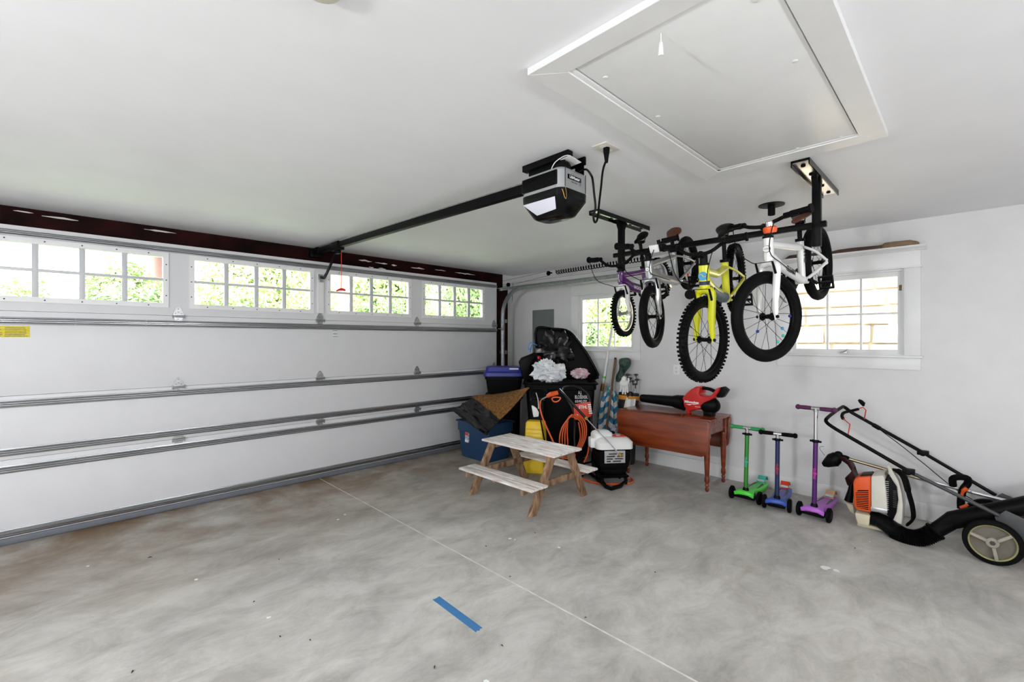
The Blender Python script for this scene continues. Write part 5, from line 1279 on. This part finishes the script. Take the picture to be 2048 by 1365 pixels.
# ================================================================== wooden paddle on the window cornice
pd_ = thing('wooden_paddle', 'dark carved wooden paddle lying on top of the window trim', 'paddle', (4.905, .76, 2.223))
pz = 2.2235
def ps(y, hw, th): return [V((4.908 + a, y, pz + b)) for a, b in ((-hw, 0), (hw, 0), (hw, th), (-hw, th))]
mk('blade', MB().loft([ps(1.245, .006, .006), ps(1.20, .026, .03), ps(1.12, .026, .034), ps(1.09, .018, .028), ps(.86, .018, .026), ps(.82, .022, .032), ps(.70, .024, .034), ps(.52, .020, .028)]), 'paddle_wood', pd_, bevel=.003)
mk('grip', MB().loft([ps(.52, .020, .028), ps(.50, .028, .044), ps(.44, .026, .046), ps(.34, .024, .044), ps(.30, .018, .03), ps(.285, .008, .02)]), 'pole_wood', pd_, bevel=.004)
# ================================================================== backpack blower
bw = thing('backpack_blower', 'orange and white backpack leaf blower standing on the floor by the wall', 'leaf blower', (4.45, .52, 0))
BF = 4.36                                                 # plane of the near flank, parallel to the wall
def px(pts, x=BF): return [onx(u, v, x) for u, v in pts]
def slab(pts, x, t): return MB().prism(px(pts, x), (t, 0, 0))
oc_ = mk('engine_cover', slab([(1706, 966), (1709, 959), (1716, 955), (1742, 953), (1742, 1027), (1712, 1020), (1707, 1010)], BF, .20), 'orange_plastic', bw, bevel=.012, seg=3)
gr = mk('vent_panel', slab([(1711, 986), (1716, 981), (1737, 981), (1737, 1021), (1713, 1016)], BF - .004, .01), 'black_plastic', oc_, bevel=.003)
for k in range(10): mk('vent_slat', MB().tube([onx(1711.5, 984.5 + 3.3 * k, BF - .006), onx(1737, 984 + 3.75 * k, BF - .006)], .0035, 6), 'orange_plastic', gr if False else oc_)
mk('top_cap', slab([(1713, 957), (1722, 952), (1742, 951), (1742, 955)], BF + .02, .15), 'black_plastic', bw, bevel=.004)
mk('fan_housing', slab([(1742, 953), (1766, 951), (1769, 957), (1774, 1000), (1775, 1028), (1742, 1024)], BF - .01, .22), 'cream', bw, bevel=.010)
mk('housing_band', slab([(1741, 1014), (1775, 1020), (1775, 1028), (1741, 1023)], BF - .016, .22), 'alu', bw, bevel=.003)
fin = MB()
mk('cooling_core', slab([(1770, 960), (1779, 955), (1793, 974), (1795, 1000), (1793, 1025), (1786, 1042), (1773, 1030)], BF + .01, .19), 'black_plastic', bw, bevel=.006)
for k in range(15): mk('cooling_fin', MB().bar(onx(1770.5, 963 + 3.9 * k, BF - .002), onx(1777.5, 964 + 4.0 * k, BF - .002), .012, .0045), 'alu', bw)
for k in range(9): mk('cooling_fin', MB().bar(onx(1786, 982 + 4.0 * k, BF + .003), onx(1793, 983 + 4.0 * k, BF + .003), .012, .0045), 'dark_grey', bw)
mk('back_frame', slab([(1773, 931), (1778, 930), (1786, 943), (1797, 963), (1803, 985), (1806, 1010), (1804, 1050), (1783, 1045), (1792, 1027), (1796, 1000), (1793, 974), (1785, 962), (1778, 950)], BF + .02, .20), 'cream', bw, bevel=.008)
mk('fuel_tank', slab([(1709, 1026), (1740, 1032), (1738, 1053), (1716, 1049), (1712, 1040)], BF - .005, .16), 'beige_plastic', bw, bevel=.008)
mk('side_tank', slab([(1690, 1006), (1706, 1010), (1709, 1030), (1700, 1024)], BF + .12, .10), 'beige_plastic', bw, bevel=.006)
mk('choke_post', MB().tube([onx(1703, 968, BF + .12), onx(1701, 985, BF + .12), onx(1697, 1003, BF + .12)], [.014, .022, .03], 10), 'black_plastic', bw)
by1 = onx(1716, 1052, BF).y
mk('base_plate', MB().prism([onz(1714, 1052, .0), onz(1766, 1064, .0), onz(1766, 1064, 0) + V((.24, .02, 0)), onz(1714, 1052, 0) + V((.24, .02, 0))], (0, 0, .022)), 'beige_plastic', bw, bevel=.004)
mk('elbow', MB().tube(smooth_path([onx(1744, 1036, BF + .06), onx(1756, 1040, BF + .05), onx(1770, 1047, BF + .03), onx(1783, 1057, BF + .0), onx(1795, 1066, BF - .02)], 5), [.055] * 8 + [.058] * 13, 16), 'black_plastic', bw)
hp3 = smooth_path([onx(1790, 1063, BF - .01), onx(1808, 1073, BF - .04), onx(1828, 1077, BF - .05), onx(1850, 1074, BF - .04), onx(1870, 1064, BF - .02)], 14)
mk('flex_hose', MB().tube(hp3, [.056 + (.005 if i % 2 else -.003) for i in range(len(hp3))], 18), 'rubber', bw, smooth=60)
t0_, t1_ = onx(1864, 1067, BF - .02), onx(1905, 1041, BF + .02)
te = V((4.40, -.62, .60))
mk('blow_tube', MB().tube([t0_, t0_.lerp(t1_, .9), t1_, t1_.lerp(te, .45), te], [.046, .052, .058, .055, .052], 18), 'black_plastic', bw)
mk('tube_collar', MB().lathe([(.060, -.012), (.064, 0), (.060, .012)], t0_.lerp(t1_, .15), t1_ - t0_, 18), 'rubber', bw)
mk('hose_stand', MB().box(onx(1812, 1090, BF - .04) * 1.0 + V((0, 0, .02)), (.03, .03, .04)), 'rubber', bw, bevel=.004)
st_ = [onx(1779, 940, BF + .06), onx(1795, 942, BF + .04), onx(1808, 955, BF + .03), onx(1817, 985, BF + .03), onx(1825, 1015, BF + .04), onx(1826, 1038, BF + .06), onx(1815, 1050, BF + .10)]
mk('shoulder_strap', MB().tube(smooth_path(st_, 6), [.022] * 6 + [.034] * 12 + [.026] * 12 + [.020] * 7, 10, flat=.5), 'rubber', bw, smooth=60)
# ================================================================== string trimmer
tm = thing('string_trimmer', 'string trimmer with black head and brass shaft lying across the mower handle', 'string trimmer', onx(1700, 918, 4.62))
TF = 4.62
h0 = onx(1672, 918, TF); h1 = onx(1650, 931, TF)
mk('trimmer_head', MB().tube([onx(1682, 914, TF), onx(1674, 916, TF), onx(1666, 921, TF), onx(1652, 928, TF), onx(1646, 930, TF)], [.022, .05, .058, .034, .018], 16), 'black_plastic', tm)
mk('gear_case', MB().ell(onx(1677, 910, TF), (.03, .032, .03), 12, 8).ell(onx(1686, 915, TF), (.026, .05, .02), 12, 8), 'black_metal', tm)
mk('guard', MB().loft([[V((TF + a, p.y + b * .3, p.z + b)) for a, b in ((-w, -h), (w, -h), (w, h), (-w, h))] for p, w, h in ((onx(1680, 915, TF), .03, .014), (onx(1694, 921, TF), .05, .028), (onx(1705, 934, TF), .07, .040), (onx(1712, 947, TF), .08, .042), (onx(1704, 958, TF), .08, .042), (onx(1694, 962, TF), .05, .030))]), 'maroon', tm, bevel=.008)
mk('cutting_line', MB().tube(smooth_path([onx(1650, 912, TF), onx(1640, 899, TF), onx(1641, 894, TF), onx(1648, 894, TF)], 4), .0018, 5), 'dark_grey', tm)
s0, s1, s2 = onx(1690, 916, TF), onx(1776, 941, TF), onx(2047, 1012, 4.66)
mk('shaft', MB().tube([s0, s1, s2], .013, 12), 'shaft_gold', tm)
mk('shaft_sleeve', MB().tube([s1.lerp(s2, .28), s1.lerp(s2, .95)], .0142, 12), 'alu', tm)
text('shaft_lettering', 'STIHL', .022, s1.lerp(s2, .62) + V((-.0148, 0, 0)), (s2 - s1), V((0, (s2 - s1).z, -(s2 - s1).y)), 'print_dark', tm, .0004, bold=.0006)
lh = [onx(1906, 972, 4.60), onx(1906, 958, 4.58), onx(1920, 955, 4.58), onx(1935, 958, 4.58), onx(1935, 968, 4.60), onx(1926, 980, 4.60), onx(1922, 1000, 4.60), onx(1922, 1018, 4.60)]
mk('loop_handle', MB().tube(smooth_path(lh, 5), .022, 10), 'rubber', tm)
mk('trigger', MB().tube(smooth_path([onx(1934, 977, 4.565), onx(1927, 982, 4.565), onx(1923, 992, 4.565)], 4), [.013] * 5 + [.009] * 4, 8), 'orange_plastic', tm)
mk('throttle_lock', MB().tube([onx(1920, 1016, 4.54), onx(1928, 1014, 4.54), onx(1936, 1010, 4.54)], [.009, .012, .009], 8), 'orange_plastic', tm)
# ================================================================== lawn mower
MX0, MX1 = 4.30, 4.80
mw = thing('lawn_mower', 'black and orange walk-behind lawn mower with folded-back handle at the right edge', 'lawn mower', (4.55, -.35, 0))
wcy = onx(1985, 1130, 4.28).y
def mwheel(x, y, r, s):
    w_ = mk('wheel', MB().ring([(r - .004, -.022), (r, -.014), (r, .014), (r - .004, .022), (r * .82, .024), (r * .80, -.024)], (x, y, r), (1, 0, 0), 40), 'rubber', mw, smooth=40)
    mk('rim_ring', MB().ring([(r * .83, -.023), (r * .83, .023), (r * .74, .018), (r * .74, -.018)], (x, y, r), (1, 0, 0), 36), 'rim_yellow', w_, smooth=30)
    mk('wheel_disc', MB().lathe([(r * .76, .002), (r * .76, .014)], (x, y, r), (1, 0, 0), 32), 'wheel_dark', w_)
    mk('wheel_cap', MB().lathe([(r * .24, .0), (r * .22, .02), (r * .12, .024)], (x, y, r), (-1, 0, 0), 20), 'wheel_cream', w_)
    mk('axle_nut', MB().lathe([(r * .11, .02), (r * .10, .028)], (x, y, r), (-1, 0, 0), 6), 'dark_grey', w_)
    for k in range(3):
        a = math.radians(20 + 120 * k); e = V((0, math.cos(a), math.sin(a)))
        mk('spoke', MB().bar(V((x - .010, y, r)) + e * (r * .2), V((x - .008, y, r)) + e * (r * .77), .018, .046, (1, 0, 0)), 'wheel_cream', w_, bevel=.003)
WR = .142
mwheel(4.285, wcy, WR, 1); mwheel(4.83, wcy, WR, 1); mwheel(4.285, wcy - .72, .11, 1); mwheel(4.83, wcy - .72, .11, 1)
mk('axle', MB().rod((4.285, wcy, WR), (4.83, wcy, WR), .012), 'galv', mw)
dk = [(wcy - .82, .10), (wcy - .82, .17), (wcy - .72, .215), (wcy - .18, .235), (wcy - .16, .10)]
mk('deck', MB().prism([(4.335, y, z) for y, z in dk], (.445, 0, 0)), 'orange_plastic', mw, bevel=.02, seg=3)
mk('engine', MB().bx(4.42, 4.70, wcy - .66, wcy - .30, .235, .33).lathe([(.14, .33), (.14, .40), (.12, .43), (.05, .44)], (4.56, wcy - .48, 0), UP, 28), 'black_plastic', mw, bevel=.012)
mk('rear_flap', MB().prism([(4.36, wcy - .165, .06), (4.36, wcy - .165, .22), (4.36, wcy - .12, .20), (4.36, wcy - .06, .06)], (.40, 0, 0)), 'black_plastic', mw, bevel=.008)
for x in (4.315, 4.78):
    mk('handle_bracket', MB().prism([(x, wcy - .20, .18), (x, wcy - .20, .30), (x, wcy - .06, .355), (x, wcy - .01, .30), (x, wcy - .05, .16)], (.012, 0, 0)), 'dark_grey', mw, bevel=.002)
# handle: two tubes joined by the grip bow
hA = V((4.315, wcy - .03, .315)); hB = onx(1817, 943, 4.325); hC = onx(1672, 859, 4.345); hD = onx(1654, 846, 4.36); hE = onx(1655, 836, 4.41)
kA = V((4.795, wcy - .03, .33)); kB = onx(1846, 906, 4.80); kC = onx(1702, 825, 4.80); kD = onx(1689, 815, 4.78); kE = onx(1682, 816, 4.73)
mk('lower_handle', MB().tube([hA, hB], .0125, 10), 'dark_grey', mw)
mk('lower_handle', MB().tube([kA, kB], .0125, 10), 'black_metal', mw)
mk('upper_handle', MB().tube([hB] + smooth_path([hC, hD, hE, kE, kD, kC], 5) + [kB], .0135, 10), 'black_metal', mw)
for p in (hB, kB):
    mk('clamp_knob', MB().box(p, (.05, .07, .035)).lathe([(.02, 0), (.022, .015), (.015, .02)], p + V((-.03, 0, 0)), (-1, 0, 0), 10), 'black_plastic', mw, bevel=.006)
mk('bail_grip', MB().tube(smooth_path([onx(1716, 819, 4.72), onx(1704, 822, 4.66), onx(1688, 826, 4.58), onx(1684, 832, 4.52), onx(1686, 838, 4.47)], 5), .012, 8), 'rubber', mw)
mk('bail_wire', MB().tube([onx(1686, 838, 4.47), onx(1690, 841, 4.45), onx(1700, 849, 4.40), onx(1696, 871, 4.35)], .0042, 6), 'red_panel', mw)
mk('bail_wire', MB().tube([onx(1714, 819, 4.72), onx(1726, 815, 4.74), onx(1732, 821, 4.76), onx(1730, 832, 4.78), onx(1728, 842, 4.80)], .0042, 6), 'red_panel', mw)
mk('starter_knob', MB().tube([onx(1727, 813, 4.75), onx(1726, 808, 4.75), onx(1721, 803, 4.75), onx(1717, 800, 4.75)], [.007, .018, .016, .008], 10), 'black_plastic', mw)
mk('starter_rope', MB().tube(smooth_path([onx(1765, 864, 4.79), onx(1800, 890, 4.75), onx(1850, 930, 4.72), onx(1905, 975, 4.68), onx(1945, 1000, 4.64)], 5), .003, 6), 'black_plastic', mw)
mk('cable_tie', MB().tube([onx(1746, 850, 4.80), onx(1760, 858, 4.80)], .018, 8), 'black_plastic', mw)
# ================================================================== outside
o = mk('lawn', MB().bx(-30, 30, 5.3, 45, -.35, -.2), 'grass', smooth=0); tag(o, None, kind='structure'); o['label'] = 'lawn outside the garage door'
o = mk('side_yard', MB().bx(5.3, 30, -20, 5.3, -.35, -.2), 'grass', smooth=0); tag(o, None, kind='structure'); o['label'] = 'grass side yard outside the window wall'
rl = random.Random(11)
def leaf_cloud(parent, name, c, r, n, size, material, shell=.55, boxy=1.0):
    vs, fs = [], []
    c = V(c)
    for i in range(n):
        d = V((rl.gauss(0, 1), rl.gauss(0, 1), rl.gauss(0, 1))).normalized(); k = shell + (1 - shell) * rl.random()
        b = .82 + .22 * math.sin(5 * d.x + 3 * d.z) * math.cos(4 * d.y + 2)
        bq = (lambda q: math.copysign(abs(q) ** boxy, q)); p = c + V((bq(d.x) * r[0], bq(d.y) * r[1], bq(d.z) * r[2])) * (k * b)
        nrm = (d + V((rl.gauss(0, .6), rl.gauss(0, .6), rl.gauss(0, .6)))).normalized()
        x, y, _ = ortho(nrm); a = rl.random() * 6.28; ex = x * math.cos(a) + y * math.sin(a); ey = nrm.cross(ex); s = size * rl.uniform(.6, 1.3)
        o_ = len(vs); vs += [p - ex * s, p - ey * s * .45, p + ex * s, p + ey * s * .45]; fs.append((o_, o_ + 1, o_ + 2, o_ + 3))
    q = MB(); q.v = vs; q.f = fs
    ob = mk(name, q, material, parent, smooth=0); ob['kind'] = 'stuff'; return ob
def shrub(name, lab, cat, x, y, rx, ry, h, m_, n, base=.0, size=.10, trunk=0.08, group=None, boxy=1.0):
    t = thing(name, lab, cat, (x, y, -.2), group)
    mk('trunk', MB().tube([(x, y, -.2), (x + .05, y, base + h * .3), (x - .03, y + .05, base + h * .75)], [trunk, trunk * .8, trunk * .4], 8), 'bark', t)
    leaf_cloud(t, 'foliage', (x, y, base + (h - base) / 2), (rx, ry, (h - base) / 2), n, size, m_, .55, boxy)
    leaf_cloud(t, 'inner_foliage', (x, y, base + (h - base) / 2), (rx * .62, ry * .62, (h - base) / 2 * .7), n // 4, size * 1.8, m_, .3)
    return t
for lab, x, h, m_ in [('hedge shrub behind the left half of the first garage door window', -.75, 2.62, 'leaf_a'), ('hedge shrub behind the right half of the first garage door window', .9, 2.72, 'leaf_b'),
        ('hedge shrub behind the left part of the second garage door window', 2.55, 2.8, 'leaf_a'), ('hedge shrub behind the right end of the second garage door window', 4.2, 2.85, 'leaf_c'),
        ('hedge shrub low behind the third garage door window', 5.85, 2.75, 'leaf_b'), ('hedge shrub low behind the fourth garage door window', 7.5, 2.8, 'leaf_c')]:
    shrub('hedge_shrub', lab, 'shrub', x, 10.6 + .15 * math.sin(x * 2), .72, .7, h, m_, 9000, -.2, .055, .07, 'hedge shrubs outside the garage door', .55)
for lab, x, y, rx, h, m_ in [('leafy tree rising behind the second garage door window', 3.6, 13.2, 1.7, 5.2, 'leaf_c'), ('broad leafy tree filling the third garage door window', 7.3, 12.6, 1.8, 6.0, 'leaf_a'),
        ('leafy tree filling the fourth garage door window', 11.5, 13.8, 2.0, 5.6, 'leaf_b'), ('small tree rising above the hedge in the first garage door window', 1.1, 15.5, 1.0, 3.7, 'leaf_a')]:
    shrub('yard_tree', lab, 'tree', x, y, rx, rx * .8, h, m_, 14000, .1, .075, .16, 'trees outside the garage door')
for lab, x, y, rx, h, m_ in [('low shrub at the lower left of the small six-pane window', 9.6, 6.8, .65, 2.0, 'leaf_b'), ('tall tree in the upper part of the small six-pane window', 12.4, 8.0, 2.0, 5.4, 'leaf_c'), ('bright shrub at the right of the small six-pane window', 11.1, 5.7, .95, 2.9, 'leaf_a')]:
    shrub('side_shrub', lab, 'shrub', x, y, rx, rx * .9, h, m_, 9000, -.1, .06, .09, 'shrubs outside the small window')
# neighbouring houses
def house(name, lab, x0, x1, y0, y1, h, wallm, wins):
    t = thing(name, lab, 'house', ((x0 + x1) / 2, (y0 + y1) / 2, -.2))
    mk('wall', MB().bx(x0, x1, y0, y1, -.2, h), wallm, t, smooth=0)
    xm = (x0 + x1) / 2
    mk('roof', MB().prism([(x0 - .4, y0 - .4, h), (x0 - .4, y1 + .4, h), (x0 - .4, (y0 + y1) / 2, h + 2.6)], (x1 - x0 + .8, 0, 0)), 'roof_grey', t, smooth=0)
    for (a, b, z0, z1) in wins:
        w_ = mk('window', MB().bx(a - .08, b + .08, y0 - .06, y0, z0 - .08, z1 + .08), 'trim_paint', t, smooth=0)
        n = 3
        for i in range(n):
            for j in range(2):
                mk('pane', MB().bx(a + (b - a) * (i + .1) / n, a + (b - a) * (i + .9) / n, y0 - .075, y0 - .06, z0 + (z1 - z0) * (j + .06) / 2, z0 + (z1 - z0) * (j + .94) / 2), 'panel_grey', w_, smooth=0)
    return t
wa, wb_ = ony(111, 518, 22.0), ony(135, 497, 22.0)
house('white_house', 'white house with a gridded window beyond the hedge', -9.5, 1.9, 22, 29, 6.2, 'siding', [(wa.x, wb_.x, wa.z, wb_.z), (wa.x - 4, wb_.x - 4, wa.z, wb_.z)])
house('brick_house', 'pale red brick house beyond the hedge', 3.2, 13.0, 24, 31, 6.0, 'brick', [(6.2, 7.2, 2.6, 4.0)])
# stone outbuilding close to the large window
SX = 7.1
sb = thing('stone_wall', 'pale rough stone wall of the neighbouring building outside the large window', 'stone wall', (SX + .2, .6, -.2))
mk('mortar_core', MB().bx(SX + .03, SX + .4, -2.2, 2.9, -.2, 4.2), 'mortar', sb, smooth=0)
z = -.2; rs = random.Random(21)
while z < 3.1:
    h = rs.uniform(.13, .27); y = -1.3 + rs.uniform(-.2, .2)
    while y < 2.9:
        w_ = rs.uniform(.28, .7); y1_ = min(y + w_, 2.92); d = rs.uniform(.0, .035); g_ = .006
        if y1_ - y > .08:
            pl = [(SX - d, y + g_ + rs.uniform(0, .014), z + g_ + rs.uniform(0, .014)), (SX - d, y1_ - g_ - rs.uniform(0, .014), z + g_ + rs.uniform(0, .014)), (SX - d, y1_ - g_ - rs.uniform(0, .014), z + h - g_ - rs.uniform(0, .014)), (SX - d, y + g_ + rs.uniform(0, .014), z + h - g_ - rs.uniform(0, .014))]
            mk('stone', MB().prism(pl, (.06, 0, 0)), 'stone', sb, bevel=.012, seg=1)
        y = y1_
    z += h
